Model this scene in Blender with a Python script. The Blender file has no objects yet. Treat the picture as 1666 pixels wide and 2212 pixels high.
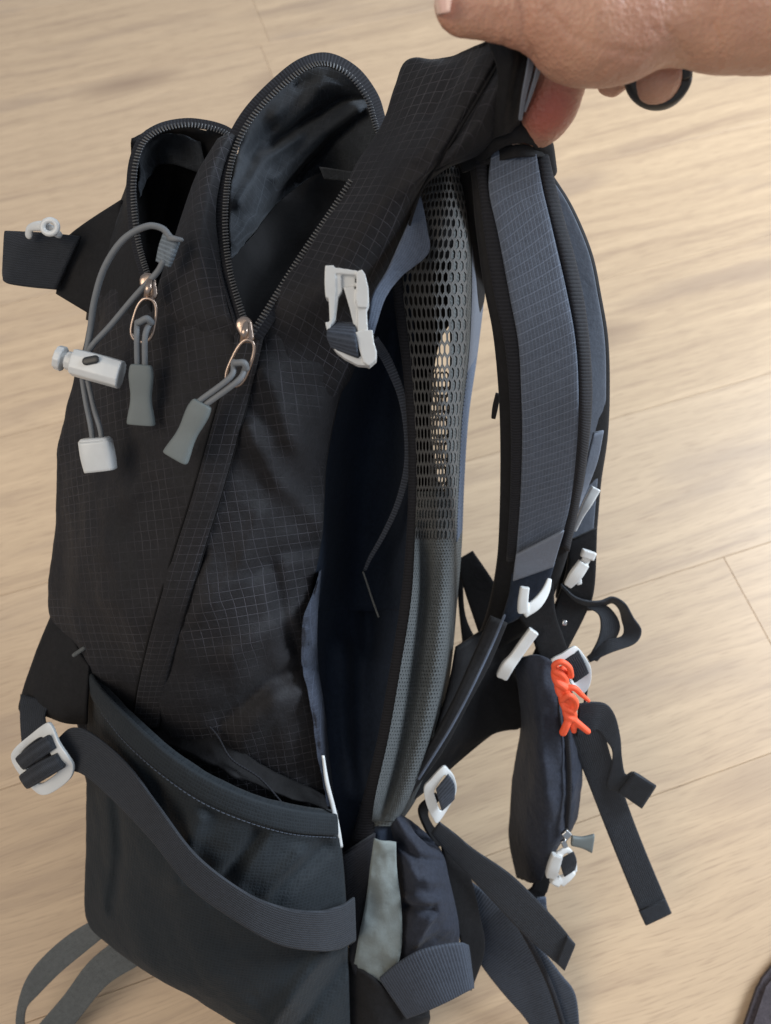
import bpy, bmesh, math, random
import numpy as np
from mathutils import Vector, noise
random.seed(4); rng = np.random.default_rng(4)
C = bpy.context.scene.collection
S = bpy.context.scene
R = math.radians
# ------------------------------------------------------------------ camera
H, TH = 0.75, R(65)
FW = np.array([0, math.cos(TH), -math.sin(TH)]); UP = np.array([0, math.sin(TH), math.cos(TH)]); RT = np.array([1., 0, 0])
CAM = np.array([0, 0, H])
cd = bpy.data.cameras.new('camera'); cam = bpy.data.objects.new('camera', cd); C.objects.link(cam)
cam.location = CAM; cam.rotation_euler = (math.pi/2 - TH, 0, 0)
cd.sensor_fit = 'HORIZONTAL'; cd.sensor_width = 26; cd.lens = 26; cd.clip_start = .02; cd.clip_end = 60
cd.dof.use_dof = True; cd.dof.focus_distance = .47; cd.dof.aperture_fstop = 7.0
S.camera = cam
# ------------------------------------------------------------------ room light
w = bpy.data.worlds.new('World'); S.world = w; w.use_nodes = True
bg = w.node_tree.nodes['Background']; bg.inputs[0].default_value = (.78, .87, 1, 1); bg.inputs[1].default_value = .36
def area(name, loc, target, size, power, col):
    l = bpy.data.lights.new(name, 'AREA'); l.shape = 'RECTANGLE'; l.size, l.size_y = size; l.energy = power; l.color = col
    o = bpy.data.objects.new(name, l); C.objects.link(o); o.location = loc
    o.rotation_euler = (Vector(target) - Vector(loc)).to_track_quat('-Z', 'Y').to_euler(); return o
area('window_light', (1.9, .9, 1.25), (.1, .35, .05), (1.0, 1.0), 88, (.78, .89, 1.0))
area('room_light', (-1.5, -.6, 2.3), (0, .3, .1), (1.6, 1.6), 31, (1.0, .86, .68))
S.view_settings.view_transform = 'Standard'; S.view_settings.look = 'None'; S.view_settings.exposure = .28; S.view_settings.gamma = 1
S.cycles.max_bounces = 6

# ------------------------------------------------------------------ helpers: measured points -> place
def base(y): return .40 + .14*np.asarray(y)/2212.
def P(a):
    """a[...,3] = (x, y, depth offset in metres) -> world"""
    a = np.asarray(a, float); d = base(a[..., 1]) + a[..., 2]
    return (CAM + d[..., None]*(FW + ((a[..., 0]-833)/1666)[..., None]*RT - ((a[..., 1]-1106)/1666)[..., None]*UP))
def cr(pts, n, axis=0):
    """Catmull-Rom upsample along axis, n sub-steps per span"""
    p = np.moveaxis(np.asarray(pts, float), axis, 0)
    e = np.concatenate([[2*p[0]-p[1]], p, [2*p[-1]-p[-2]]])
    out = []
    for i in range(len(p)-1):
        a, b, c, d = e[i], e[i+1], e[i+2], e[i+3]
        for k in range(n):
            t = k/n
            out.append(.5*(2*b + (c-a)*t + (2*a-5*b+4*c-d)*t*t + (3*b-a-3*c+d)*t**3))
    out.append(p[-1])
    return np.moveaxis(np.array(out), 0, axis)
ORG = {}
def link(name, V, F, mat, parent=None, uv=None, smooth=True, label=None, kind=None):
    V = np.asarray(V, float).reshape(-1, 3); c = V.mean(0)
    me = bpy.data.meshes.new(name); me.from_pydata((V-c).tolist(), [], [list(map(int, f)) for f in F]); me.update()
    if uv is not None:
        ul = me.uv_layers.new(name='UVMap'); uv = np.asarray(uv).reshape(-1, 2)
        idx = np.zeros(len(me.loops), dtype=np.int32); me.loops.foreach_get('vertex_index', idx)
        ul.data.foreach_set('uv', uv[idx].astype(np.float32).ravel())
    me.materials.append(mat)
    if smooth: me.polygons.foreach_set('use_smooth', [True]*len(me.polygons))
    o = bpy.data.objects.new(name, me); C.objects.link(o)
    if parent is not None: o.parent = parent; o.location = c - ORG[parent.name]
    else: o.location = c
    ORG[o.name] = c
    if label: o['label'] = label
    if kind: o['kind'] = kind
    return o
def empty(name, loc, label, cat):
    o = bpy.data.objects.new(name, None); C.objects.link(o); o.location = loc; ORG[o.name] = np.array(loc, float)
    o.empty_display_size = .05; o['label'] = label; o['category'] = cat; return o
def planar(V, rot):
    X = V @ RT; Y = V @ UP; c, s = math.cos(rot), math.sin(rot)
    return np.stack([X*c - Y*s, X*s + Y*c], -1)
def grid_faces(n, m, off=0, flip=False):
    f = []
    for i in range(n-1):
        for j in range(m-1):
            a = off+i*m+j; q = [a, a+1, a+m+1, a+m]; f.append(q[::-1] if flip else q)
    return f
def seg_dist(X, Y, pl):
    D = np.full(X.shape, 1e9)
    for (x0, y0), (x1, y1) in zip(pl[:-1], pl[1:]):
        dx, dy = x1-x0, y1-y0; L = dx*dx+dy*dy
        t = np.clip(((X-x0)*dx+(Y-y0)*dy)/L, 0, 1)
        D = np.minimum(D, np.hypot(X-x0-t*dx, Y-y0-t*dy))
    return D
def patch(name, rows, mat, parent, n=8, m=8, rot=0., folds=(), wrinkle=.0015, ws=30., hull=None, thick=.0012, label=None, ret=False):
    """cloth panel through a net of measured points; folds are ridges (+) and creases (-) in metres"""
    g = cr(cr(rows, n, 0), m, 1)
    for pl, wd, amp in folds:
        g[..., 2] -= amp*np.exp(-(seg_dist(g[..., 0], g[..., 1], pl)/wd)**2)
    V = P(g)
    if wrinkle:
        N, M = V.shape[:2]
        for i in range(N):
            for j in range(M):
                p = Vector(V[i, j]*ws)
                V[i, j] += FW*wrinkle*(noise.noise(p)+.5*noise.noise(p*2.3)+.25*noise.noise(p*5))
    if ret: return g, V
    N, M = V.shape[:2]; uv = planar(V, rot).reshape(-1, 2); F = grid_faces(N, M); VV = V.reshape(-1, 3)
    t = hull if hull else thick
    if hull:
        gi = np.linspace(-1, 1, N)[:, None]; gj = np.linspace(-1, 1, M)[None, :]
        bul = (1-np.abs(gi)**4)*(1-np.abs(gj)**2.5)
        V2 = V + FW*(t*(.25+.75*bul))[..., None]
    else: V2 = V + FW*t
    o2 = N*M; F += grid_faces(N, M, o2, True)
    bd = [j for j in range(M)] + [i*M+M-1 for i in range(1, N)] + [(N-1)*M+j for j in range(M-2, -1, -1)] + [i*M for i in range(N-2, 0, -1)]
    for a, b in zip(bd, bd[1:]+bd[:1]): F.append([b, a, a+o2, b+o2])
    return link(name, np.concatenate([VV, V2.reshape(-1, 3)]), F, mat, parent, np.concatenate([uv, uv]), label=label)
def ribbon_geo(L, Rr, thick, n=8, p=6., ns=9, wav=0., taper=False):
    l = P(cr(L, n)); r = P(cr(Rr, n)); c = (l+r)/2; a = (r-l)/2; hw = np.linalg.norm(a, axis=1)
    t = np.gradient(c, axis=0); nn = np.cross(a, t); nn /= np.linalg.norm(nn, axis=1)[:, None]+1e-9
    s = np.concatenate([[0], np.cumsum(np.linalg.norm(np.diff(c, axis=0), axis=1))])
    if wav:
        c = c + nn*(wav*np.sin(s*60+rng.random()*6)*np.sin(s*23))[:, None]
    th = np.linspace(0, 2*np.pi, 2*ns, endpoint=False); cs, sn = np.cos(th), np.sin(th)
    u = np.sign(cs)*np.abs(cs)**(2/p); v = np.sign(sn)*np.abs(sn)**(2/p)
    V = c[:, None] + a[:, None]*u[None, :, None] + nn[:, None]*(v*thick/2)[None, :, None]
    uv = np.stack([hw[:, None]*u[None], np.broadcast_to(s[:, None], (len(s), len(u)))], -1)
    N, M = V.shape[:2]; F = []
    for i in range(N-1):
        for j in range(M): a0 = i*M+j; b0 = i*M+(j+1) % M; F.append([a0, b0, b0+M, a0+M])
    F.append(list(range(M))[::-1]); F.append([(N-1)*M+j for j in range(M)])
    return V.reshape(-1, 3), F, uv.reshape(-1, 2)
def ribbon(name, L, Rr, mat, parent, thick=.0016, **k):
    lab = k.pop('label', None); V, F, uv = ribbon_geo(L, Rr, thick, **k)
    return link(name, V, F, mat, parent, uv, label=lab)
def strip(cen, wpx, ang=None):
    """edges of a strap from its centre line and width in measured units"""
    c = np.asarray(cen, float); t = np.gradient(c[:, :2], axis=0); nrm = np.stack([-t[:, 1], t[:, 0]], -1); nrm /= np.linalg.norm(nrm, axis=1)[:, None]
    wv = np.broadcast_to(np.asarray(wpx, float), (len(c),))[:, None]/2
    L = c.copy(); Q = c.copy(); L[:, :2] += nrm*wv; Q[:, :2] -= nrm*wv; return L, Q
def drape(pts, surf, lift):
    out = []
    for q in pts:
        d = (surf[..., 0]-q[0])**2+(surf[..., 1]-q[1])**2; i = np.unravel_index(np.argmin(d), d.shape); out.append((q[0], q[1], surf[i][2]-lift))
    return out
def tube_geo(pts, rad, n=6, ns=10, flat=1., p=2., caps=True):
    """pts measured; rad in measured units per point"""
    pts = np.asarray(pts, float); rad = np.broadcast_to(np.asarray(rad, float), (len(pts),))
    q = cr(np.concatenate([pts, rad[:, None]], 1), n) if n > 1 else np.concatenate([pts, rad[:, None]], 1)
    c = P(q[:, :3]); rr = q[:, 3]*(base(q[:, 1])+q[:, 2])/1666
    return tube_world(c, rr, ns, flat, p, caps)
def tube_world(c, rr, ns=10, flat=1., p=2., caps=True):
    c = np.asarray(c, float); rr = np.broadcast_to(rr, (len(c),)); t = np.gradient(c, axis=0); t /= np.linalg.norm(t, axis=1)[:, None]+1e-12
    if caps:
        k = [math.cos(x) for x in (R(80), R(50), R(25))]; s_ = [math.sin(x) for x in (R(80), R(50), R(25))]
        c = np.concatenate([[c[0]-t[0]*rr[0]*b for b in s_], c, [c[-1]+t[-1]*rr[-1]*b for b in s_[::-1]]])
        rr = np.concatenate([[rr[0]*a for a in k], rr, [rr[-1]*a for a in k[::-1]]]); t = np.concatenate([[t[0]]*3, t, [t[-1]]*3])
    ref = FW
    a = np.cross(t, ref); bad = np.linalg.norm(a, axis=1) < .15; a[bad] = np.cross(t[bad], RT)
    a /= np.linalg.norm(a, axis=1)[:, None]; b = np.cross(a, t)
    th = np.linspace(0, 2*np.pi, ns, endpoint=False); cs = np.cos(th); sn = np.sin(th)
    u = np.sign(cs)*np.abs(cs)**(2/p); v = np.sign(sn)*np.abs(sn)**(2/p)*flat
    V = c[:, None] + rr[:, None, None]*(a[:, None]*u[None, :, None] + b[:, None]*v[None, :, None])
    s = np.concatenate([[0], np.cumsum(np.linalg.norm(np.diff(c, axis=0), axis=1))])
    uv = np.stack([np.broadcast_to(th[None]*.002, V.shape[:2]), np.broadcast_to(s[:, None], V.shape[:2])], -1)
    N, M = V.shape[:2]; F = []
    for i in range(N-1):
        for j in range(M): a0 = i*M+j; b0 = i*M+(j+1) % M; F.append([a0, b0, b0+M, a0+M])
    F.append(list(range(M))[::-1]); F.append([(N-1)*M+j for j in range(M)])
    return V.reshape(-1, 3), F, uv.reshape(-1, 2)
def tube(name, pts, rad, mat, parent, **k):
    lab = k.pop('label', None); V, F, uv = tube_geo(pts, rad, **k); return link(name, V, F, mat, parent, uv, label=lab)
def joined(geos):
    VV, FF, UU, off = [], [], [], 0
    for V, F, U in geos:
        VV.append(V); UU.append(U); FF += [[i+off for i in f] for f in F]; off += len(V)
    return np.concatenate(VV), FF, np.concatenate(UU)
def multi(name, geos, mat, parent, kind=None, label=None, smooth=True):
    V, F, U = joined(geos); return link(name, V, F, mat, parent, U, kind=kind, label=label, smooth=smooth)
def moulded(name, geos, mat, parent, vox=.0006, it=4, label=None):
    """overlapping solids fused to one continuous moulded surface"""
    V, F, U = joined(geos); o = link(name, V, F, mat, parent, label=label)
    mo = o.modifiers.new('fuse', 'REMESH'); mo.mode = 'VOXEL'; mo.voxel_size = vox; mo.use_smooth_shade = True
    sm = o.modifiers.new('soft', 'SMOOTH'); sm.iterations = it; sm.factor = .5
    return bake(o)
def bake(o):
    dg = bpy.context.evaluated_depsgraph_get(); me = bpy.data.meshes.new_from_object(o.evaluated_get(dg))
    m = o.data.materials[0]; o.modifiers.clear(); o.data = me
    if not me.materials: me.materials.append(m)
    me.polygons.foreach_set('use_smooth', [True]*len(me.polygons)); return o

def frame(name, out, inn, t, parent, extra=()):
    cc = lambda q: cr(np.array(q[-1:]+q+q[:2], float), 4)[4:-5]   # closed smooth outline
    out = cc(out); inn = cc(inn); n = len(out); A = P(out); B_ = P(inn); V = np.concatenate([A, B_, A+FW*t, B_+FW*t]); F = []
    for i in range(n):
        j = (i+1) % n; F += [[i, j, n+j, n+i], [2*n+j, 2*n+i, 3*n+i, 3*n+j], [j, i, 2*n+i, 2*n+j], [n+i, n+j, 3*n+j, 3*n+i]]
    o = link(name, V, F, M['white'], parent); sb_ = o.modifiers.new('round', 'SUBSURF'); sb_.levels = 0
    bv = o.modifiers.new('bevel', 'BEVEL'); bv.width = .0007; bv.segments = 3; bv.limit_method = 'ANGLE'; bv.angle_limit = R(50); o.modifiers.remove(sb_); return bake(o)
# ------------------------------------------------------------------ materials
class NT:
    def __init__(s, name):
        s.m = bpy.data.materials.new(name); s.m.use_nodes = True; s.t = s.m.node_tree; s.b = s.t.nodes['Principled BSDF']; s.uvn = None
    def n(s, ty, **kw):
        nd = s.t.nodes.new(ty)
        for k, v in kw.items():
            if k.startswith('i'):
                key = k[1:]; nd.inputs[int(key) if key.isdigit() else key].default_value = v
            else: setattr(nd, k, v)
        return nd
    def l(s, a, b): s.t.links.new(a, b)
    def math(s, op, a, b=None, c=None):
        nd = s.t.nodes.new('ShaderNodeMath'); nd.operation = op
        for i, x in enumerate((a, b, c)):
            if x is None: continue
            if isinstance(x, (int, float)): nd.inputs[i].default_value = x
            else: s.l(x, nd.inputs[i])
        return nd.outputs[0]
    def uv(s):
        if not s.uvn: s.uvn = s.n('ShaderNodeUVMap').outputs[0]
        return s.uvn
    def mix(s, f, a, b):
        nd = s.t.nodes.new('ShaderNodeMix'); nd.data_type = 'RGBA'
        for k, x in ((0, f), (6, a), (7, b)):
            if isinstance(x, (int, float)): nd.inputs[k].default_value = x
            elif isinstance(x, tuple): nd.inputs[k].default_value = (*x[:3], 1)
            else: s.l(x, nd.inputs[k])
        return nd.outputs[2]
    def noise(s, vec, scale, detail=3, rough=.6):
        nd = s.n('ShaderNodeTexNoise'); nd.inputs['Scale'].default_value = scale; nd.inputs['Detail'].default_value = detail; nd.inputs['Roughness'].default_value = rough
        if vec is not None: s.l(vec, nd.inputs['Vector'])
        return nd.outputs[0]
def line(nt, coord, period, width):
    """1 on thin lines every period"""
    f = nt.math('FRACT', nt.math('DIVIDE', coord, period)); d = nt.math('ABSOLUTE', nt.math('SUBTRACT', f, .5))
    return nt.math('SMOOTH_MAX', nt.math('MULTIPLY', nt.math('SUBTRACT', d, .5-width), 1/width), 0, .05)
def cloth(name, col, pattern=None, rough=.75, sheen=.04, mott=.6, hi=1.9, sp=.0044, bump=.6, sk=0., spec=.16, crk=.25):
    nt = NT(name); sep = nt.n('ShaderNodeSeparateXYZ'); nt.l(nt.uv(), sep.inputs[0]); u, v = sep.outputs[0], sep.outputs[1]
    oc = nt.n('ShaderNodeTexCoord').outputs['Object']
    mo = nt.math('ADD', nt.math('MULTIPLY', nt.noise(oc, 300, 3, .7), .5), nt.math('MULTIPLY', nt.noise(oc, 1100, 2, .7), .5)); big = nt.noise(oc, 28, 3); mo = nt.math('ADD', nt.math('MULTIPLY', nt.math('SUBTRACT', mo, .5), 2.6), .5)
    dark = tuple(x*(1-mott) for x in col); lite = tuple(min(1, x*(1+mott)) for x in col)
    fac = nt.math('ADD', nt.math('MULTIPLY', mo, .6), nt.math('MULTIPLY', big, .4)); fac = nt.math('MINIMUM', nt.math('MAXIMUM', fac, 0), 1); base_c = nt.mix(fac, dark, lite)
    hgt = nt.math('MULTIPLY', mo, .25)
    ln = None
    if pattern == 'ripstop':
        ln = nt.math('MAXIMUM', line(nt, u, sp, .065), line(nt, v, sp, .065))
        ln = nt.math('MULTIPLY', ln, nt.math('MULTIPLY', nt.math('SUBTRACT', nt.noise(oc, 17, 2), .37), 4.)); ln = nt.math('MINIMUM', nt.math('MAXIMUM', ln, 0), 1)
    elif pattern == 'web':
        ln = line(nt, u, .0016, .3); ln2 = line(nt, nt.math('ADD', v, nt.math('MULTIPLY', u, .6)), .0012, .3); ln = nt.math('MULTIPLY', nt.math('ADD', ln, ln2), .45)
    elif pattern == 'rib':
        ln = line(nt, v, .0021, .35)
    elif pattern == 'stripe':
        vv = nt.math('ADD', v, nt.math('MULTIPLY', u, sk))
        big_l = line(nt, vv, sp, .10); fine = nt.math('ADD', nt.math('MULTIPLY', line(nt, vv, sp/4, .3), .6), nt.math('MULTIPLY', line(nt, u, .0020, .2), 1.5))
        ln = nt.math('MINIMUM', nt.math('ADD', big_l, nt.math('MULTIPLY', fine, .35)), 1)
    elif pattern == 'dots':
        a = line(nt, u, .0024, .3); b = line(nt, v, .0021, .3); ln = nt.math('MAXIMUM', a, b)
    if ln is not None:
        base_c = nt.mix(ln, base_c, tuple(min(1, x*hi) for x in col)); hgt = nt.math('ADD', hgt, ln)
    nt.l(base_c, nt.b.inputs['Base Color'])
    bp = nt.n('ShaderNodeBump'); bp.inputs['Strength'].default_value = bump; bp.inputs['Distance'].default_value = .0004; nt.l(hgt, bp.inputs['Height'])
    b2 = nt.n('ShaderNodeBump'); b2.inputs['Strength'].default_value = crk; b2.inputs['Distance'].default_value = .004; rd = nt.noise(oc, 48, 5, .6); nt.l(nt.math('ABSOLUTE', nt.math('SUBTRACT', rd, .5)), b2.inputs['Height']); nt.l(b2.outputs[0], bp.inputs['Normal']); nt.l(bp.outputs[0], nt.b.inputs['Normal'])
    nt.b.inputs['Roughness'].default_value = rough; nt.b.inputs['Sheen Weight'].default_value = sheen; nt.b.inputs['Sheen Roughness'].default_value = .5
    nt.b.inputs['Specular IOR Level'].default_value = spec
    return nt.m
def plain(name, col, rough=.4, metal=0., mott=0., sss=0.):
    nt = NT(name); nt.b.inputs['Base Color'].default_value = (*col, 1); nt.b.inputs['Roughness'].default_value = rough; nt.b.inputs['Metallic'].default_value = metal
    oc = nt.n('ShaderNodeTexCoord').outputs['Object']; nz = nt.noise(oc, 90, 4)
    nt.l(nt.mix(nz, tuple(x*(1-.12-mott) for x in col), tuple(min(1, x*(1.1+mott)) for x in col)), nt.b.inputs['Base Color'])
    bp = nt.n('ShaderNodeBump'); bp.inputs['Strength'].default_value = .12; bp.inputs['Distance'].default_value = .0003; nt.l(nt.noise(oc, 500, 3), bp.inputs['Height']); nt.l(bp.outputs[0], nt.b.inputs['Normal'])
    if sss: nt.b.inputs['Subsurface Weight'].default_value = sss; nt.b.inputs['Subsurface Scale'].default_value = .004
    return nt.m
BLK = (.0115, .0108, .0125)
M = dict(
    rip=cloth('black_ripstop', BLK, 'ripstop', hi=4.8, crk=.45, bump=1., sheen=.03, sp=.0058, rough=.7, spec=.22),
    riptop=cloth('black_ripstop_yoke', BLK, 'ripstop', hi=4.8, crk=.4, bump=1., sheen=.03, sp=.0054, rough=.7, spec=.2),
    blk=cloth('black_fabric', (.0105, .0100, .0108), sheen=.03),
    stretch=cloth('stretch_fabric', (.0125, .0155, .0185), 'dots', hi=1.3, bump=.3, crk=.45),
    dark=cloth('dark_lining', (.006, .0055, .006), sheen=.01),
    lining=cloth('grey_lining', (.025, .028, .033), 'ripstop', hi=1.9, crk=.3, sheen=.05, mott=.5),
    navy=cloth('navy_side_fabric', (.0145, .0205, .034), sheen=.03),
    wallt=cloth('upper_side_fabric', (.0145, .0205, .034), sheen=.03),
    web=cloth('black_webbing', (.0195, .0215, .026), 'web', hi=2.5, bump=.9),
    webl=cloth('slate_webbing', (.070, .084, .115), 'web', hi=1.6, bump=.5),
    webg=cloth('grey_webbing', (.095, .10, .10), 'web', hi=1.3),
    webr=cloth('ribbed_webbing', (.036, .042, .055), 'rib', hi=1.6, bump=.5),
    bind=cloth('binding_tape', (.0105, .0105, .013), 'rib', hi=1.7, bump=.5),
    strap=cloth('strap_mesh', (.070, .082, .108), 'stripe', sp=.0058, sk=.45, hi=1.75, sheen=.08, mott=.5),
    strap2=cloth('strap_back', (.095, .106, .13), mott=.25),
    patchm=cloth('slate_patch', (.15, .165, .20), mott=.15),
    net=cloth('net_strands', (.060, .059, .058), sheen=.2, mott=.4),
    airnet=cloth('fine_mesh_strands', (.070, .075, .076)),
    airmesh=cloth('air_mesh', (.045, .048, .048), 'dots', hi=2.0, bump=.6),
    bind2=cloth('side_webbing_dark', (.030, .034, .044), 'rib', hi=2.),
    side=cloth('side_edge_lit', (.030, .035, .050), 'ripstop', hi=1.8, crk=.8, mott=.6),  # body cloth tinted paler and bluer, as if lit by the window
    pouch=cloth('pouch_fabric', (.022, .025, .036), mott=.6, crk=.6),
    foam=cloth('pale_lining', (.17, .19, .185), mott=.15),
    white=plain('pale_plastic', (.58, .585, .58), .34),
    tooth=plain('zip_teeth', (.045, .045, .047), .35),
    cord=plain('grey_cord', (.15, .158, .168), .6, mott=.1),
    keeper=cloth('cord_keeper', (.13, .15, .17), 'rib', hi=1.5),
    rubber=plain('grey_rubber', (.125, .142, .142), .6),
    gold=plain('rose_metal', (.42, .32, .26), .32, 1.),
    orange=plain('orange_cord', (.85, .10, .035), .65, mott=.15),
    steel=plain('steel', (.5, .5, .5), .3, 1.),
    blackr=plain('black_rubber', (.018, .018, .018), .45),
)
# ------------------------------------------------------------------ floor
def wood():
    nt = NT('oak_laminate'); oc = nt.n('ShaderNodeTexCoord').outputs['Object']; oi = nt.n('ShaderNodeObjectInfo').outputs['Random']
    mp = nt.n('ShaderNodeMapping'); nt.l(oc, mp.inputs[0]); cb = nt.n('ShaderNodeCombineXYZ')
    nt.l(nt.math('MULTIPLY', oi, 37), cb.inputs[0]); nt.l(nt.math('MULTIPLY', oi, 91), cb.inputs[1]); nt.l(cb.outputs[0], mp.inputs['Location'])
    def sc(x, y, src=mp.outputs[0]):
        m = nt.n('ShaderNodeMapping'); nt.l(src, m.inputs[0]); m.inputs['Scale'].default_value = (x, y, 1); return m.outputs[0]
    warp = nt.noise(sc(2.2, 5), 1.3, 2); wv = nt.n('ShaderNodeCombineXYZ'); nt.l(nt.math('MULTIPLY', warp, .03), wv.inputs[1])
    ad = nt.n('ShaderNodeVectorMath', operation='ADD'); nt.l(mp.outputs[0], ad.inputs[0]); nt.l(wv.outputs[0], ad.inputs[1])
    g1 = nt.noise(sc(1.5, 30, ad.outputs[0]), 1.7, 8, .72); g2 = nt.noise(sc(7, 330, ad.outputs[0]), 1.2, 4, .7); g3 = nt.noise(sc(1.2, 6), 2.2, 3)
    vo = nt.n('ShaderNodeTexVoronoi'); vo.inputs['Scale'].default_value = 1; nt.l(sc(2.6, 8.5, ad.outputs[0]), vo.inputs['Vector'])
    knot = nt.math('POWER', nt.math('MAXIMUM', nt.math('SUBTRACT', 1, nt.math('MULTIPLY', vo.outputs[0], 4.2)), 0), .8)
    g4 = nt.noise(sc(22, 420, ad.outputs[0]), 1.5, 2, .5)
    r = nt.n('ShaderNodeValToRGB'); nt.l(g1, r.inputs[0]); e = r.color_ramp.elements
    e[0].position = .28; e[0].color = (.30, .20, .132, 1); e[1].position = .68; e[1].color = (.60, .43, .27, 1); k = e.new(.47); k.color = (.48, .338, .212, 1)
    c = nt.mix(nt.math('MULTIPLY', g2, .5), r.outputs[0], (.42, .295, .195))
    kn = nt.math('GREATER_THAN', 0, 1); r3 = nt.n('ShaderNodeValToRGB'); nt.l(g3, r3.inputs[0]); r3.color_ramp.elements[0].position = .33; r3.color_ramp.elements[0].color = (.55,)*3+(1,); r3.color_ramp.elements[1].position = .46; r3.color_ramp.elements[1].color = (0, 0, 0, 1)
    c = nt.mix(r3.outputs[0], c, (.30, .21, .15))
    c = nt.mix(nt.math('MULTIPLY', oi, .20), c, (.52, .40, .29))
    c = nt.mix(nt.math('MULTIPLY', knot, .75), c, (.24, .16, .11)); c = nt.mix(nt.math('MULTIPLY', nt.math('MAXIMUM', nt.math('SUBTRACT', g4, .52), 0), 2.6), c, (.30, .20, .13))
    nt.l(c, nt.b.inputs['Base Color']); nt.b.inputs['Roughness'].default_value = .42; nt.b.inputs['Specular IOR Level'].default_value = .4
    bp = nt.n('ShaderNodeBump'); bp.inputs['Strength'].default_value = .15; bp.inputs['Distance'].default_value = .0006; nt.l(g2, bp.inputs['Height']); nt.l(bp.outputs[0], nt.b.inputs['Normal'])
    return nt.m
WOOD = wood()
def onfloor(x, y):
    v = FW + (x-833)/1666*RT - (y-1106)/1666*UP; return CAM + v*(H/-v[2])
fl = link('floor', [(-2.5, -2, -.012), (3, -2, -.012), (3, 3.5, -.012), (-2.5, 3.5, -.012)], [[0, 1, 2, 3]], plain('subfloor', (.12, .08, .05), .8), smooth=False)
fl['kind'] = 'structure'; fl['label'] = 'pale oak laminate floor'
PA = R(18); pd = np.array([math.cos(PA), math.sin(PA)]); pn = np.array([-pd[1], pd[0]])
a0 = onfloor(1400, 1256)[:2]; PW = .19; PL = 1.29
def plank_mesh():
    bm = bmesh.new(); bmesh.ops.create_cube(bm, size=1)
    for v in bm.verts: v.co.x *= PL-.0002; v.co.y *= PW-.0002; v.co.z *= .01
    bmesh.ops.bevel(bm, geom=[e for e in bm.edges if all(v.co.z > 0 for v in e.verts)], offset=.00045, segments=1, affect='EDGES')
    me = bpy.data.meshes.new('plank'); bm.to_mesh(me); bm.free(); me.materials.append(WOOD); return me
pm = plank_mesh()
j1 = onfloor(565, 105)[:2]-a0; j2 = onfloor(1575, 1225)[:2]-a0
for k in range(-7, 13):
    # joint offsets of the rows the photograph shows, others staggered
    off = ((onfloor(430, 1100)[:2]-a0)@pd + (k*.173) % .3) % PL
    if k == int(math.floor((j1@pn)/PW)): off = (j1@pd) % PL
    if k == int(math.floor((j2@pn)/PW)): off = (j2@pd) % PL
    if k <= int(math.floor((j2@pn)/PW))-1: off -= .30
    for q in range(-2, 4):
        c = a0 + pn*(k+.5)*PW + pd*(off+(q+.5)*PL)
        if abs(c[0]) > 2.0 or c[1] < -1.4 or c[1] > 3.2: continue
        o = bpy.data.objects.new('plank', pm); C.objects.link(o); o.parent = fl
        o.location = np.array([c[0], c[1], -.005]) - ORG['floor']; o.rotation_euler = (0, 0, PA)

# ------------------------------------------------------------------ backpack
bp_ = empty('backpack', P([480, 2150, .06]).tolist(), 'black hiking backpack with open zips, pale plastic buckles and slate padded straps', 'backpack')

# --- main body, front/side face
rows = [
 [(262,440,.075),(285,540,.045),(330,625,.015),(400,610,-.005),(470,640,-.012),(535,730,-.015),(610,690,-.012),(700,590,.0),(800,520,.025)],
 [(205,640,.075),(240,680,.045),(310,720,.012),(390,740,-.008),(460,760,-.018),(535,780,-.022),(610,760,-.015),(700,730,.003),(775,700,.03)],
 [(160,830,.07),(210,850,.04),(290,870,.008),(370,880,-.012),(450,890,-.022),(530,900,-.022),(600,900,-.012),(670,890,.005),(728,870,.03)],
 [(126,970,.07),(190,985,.038),(270,1000,.004),(350,1010,-.014),(430,1010,-.024),(510,1020,-.022),(580,1020,-.010),(645,1010,.008),(703,1000,.03)],
 [(118,1130,.07),(180,1140,.036),(255,1150,.004),(335,1160,-.012),(415,1160,-.022),(490,1160,-.020),(560,1160,-.008),(630,1160,.008),(694,1150,.03)],
 [(104,1310,.07),(170,1315,.036),(245,1320,.006),(320,1320,-.010),(395,1320,-.018),(470,1320,-.016),(545,1320,-.006),(610,1320,.01),(672,1290,.03)],
 [(150,1440,.07),(200,1470,.045),(265,1480,.03),(335,1480,.012),(405,1480,-.0),(475,1480,-.002),(545,1480,.002),(610,1480,.012),(676,1460,.03)],
 [(170,1600,.07),(225,1620,.06),(290,1640,.05),(355,1640,.035),(420,1650,.025),(490,1650,.02),(560,1650,.02),(630,1650,.022),(694,1630,.03)],
 [(210,1850,.07),(260,1860,.065),(320,1870,.055),(380,1870,.045),(445,1870,.035),(515,1870,.03),(585,1870,.03),(650,1870,.03),(728,1850,.04)],
]
folds = [([(640,960),(600,860),(570,800)],28,0.0093), ([(690,1130),(600,1040),(540,930)],22,0.0076), ([(690,1180),(610,1195),(540,1240)],15,-0.0070),
 ([(680,1330),(600,1350),(500,1420)],24,0.0076), ([(672,1430),(580,1470),(480,1560)],15,-0.0070), ([(690,1490),(600,1520),(520,1600)],26,0.0076),
 ([(240,1180),(250,1300),(300,1400)],30,0.0059), ([(430,1200),(380,1350),(320,1480)],15,-0.0070), ([(640,1400),(610,1330),(590,1230)],16,-0.0059),
 ([(200,1000),(180,1150),(160,1300)],20,0.0043), ([(560,1120),(520,1250),(430,1330)],26,0.0059), ([(330,1050),(260,1160),(220,1260)],20,-0.0043)]
bodyg, _ = patch('x', rows, None, None, n=12, m=10, folds=folds, wrinkle=0, ret=True)
body = patch('main_body', rows, M['rip'], bp_, n=12, m=10, rot=R(-6), folds=folds, wrinkle=.0042, ws=24, hull=.05)

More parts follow.
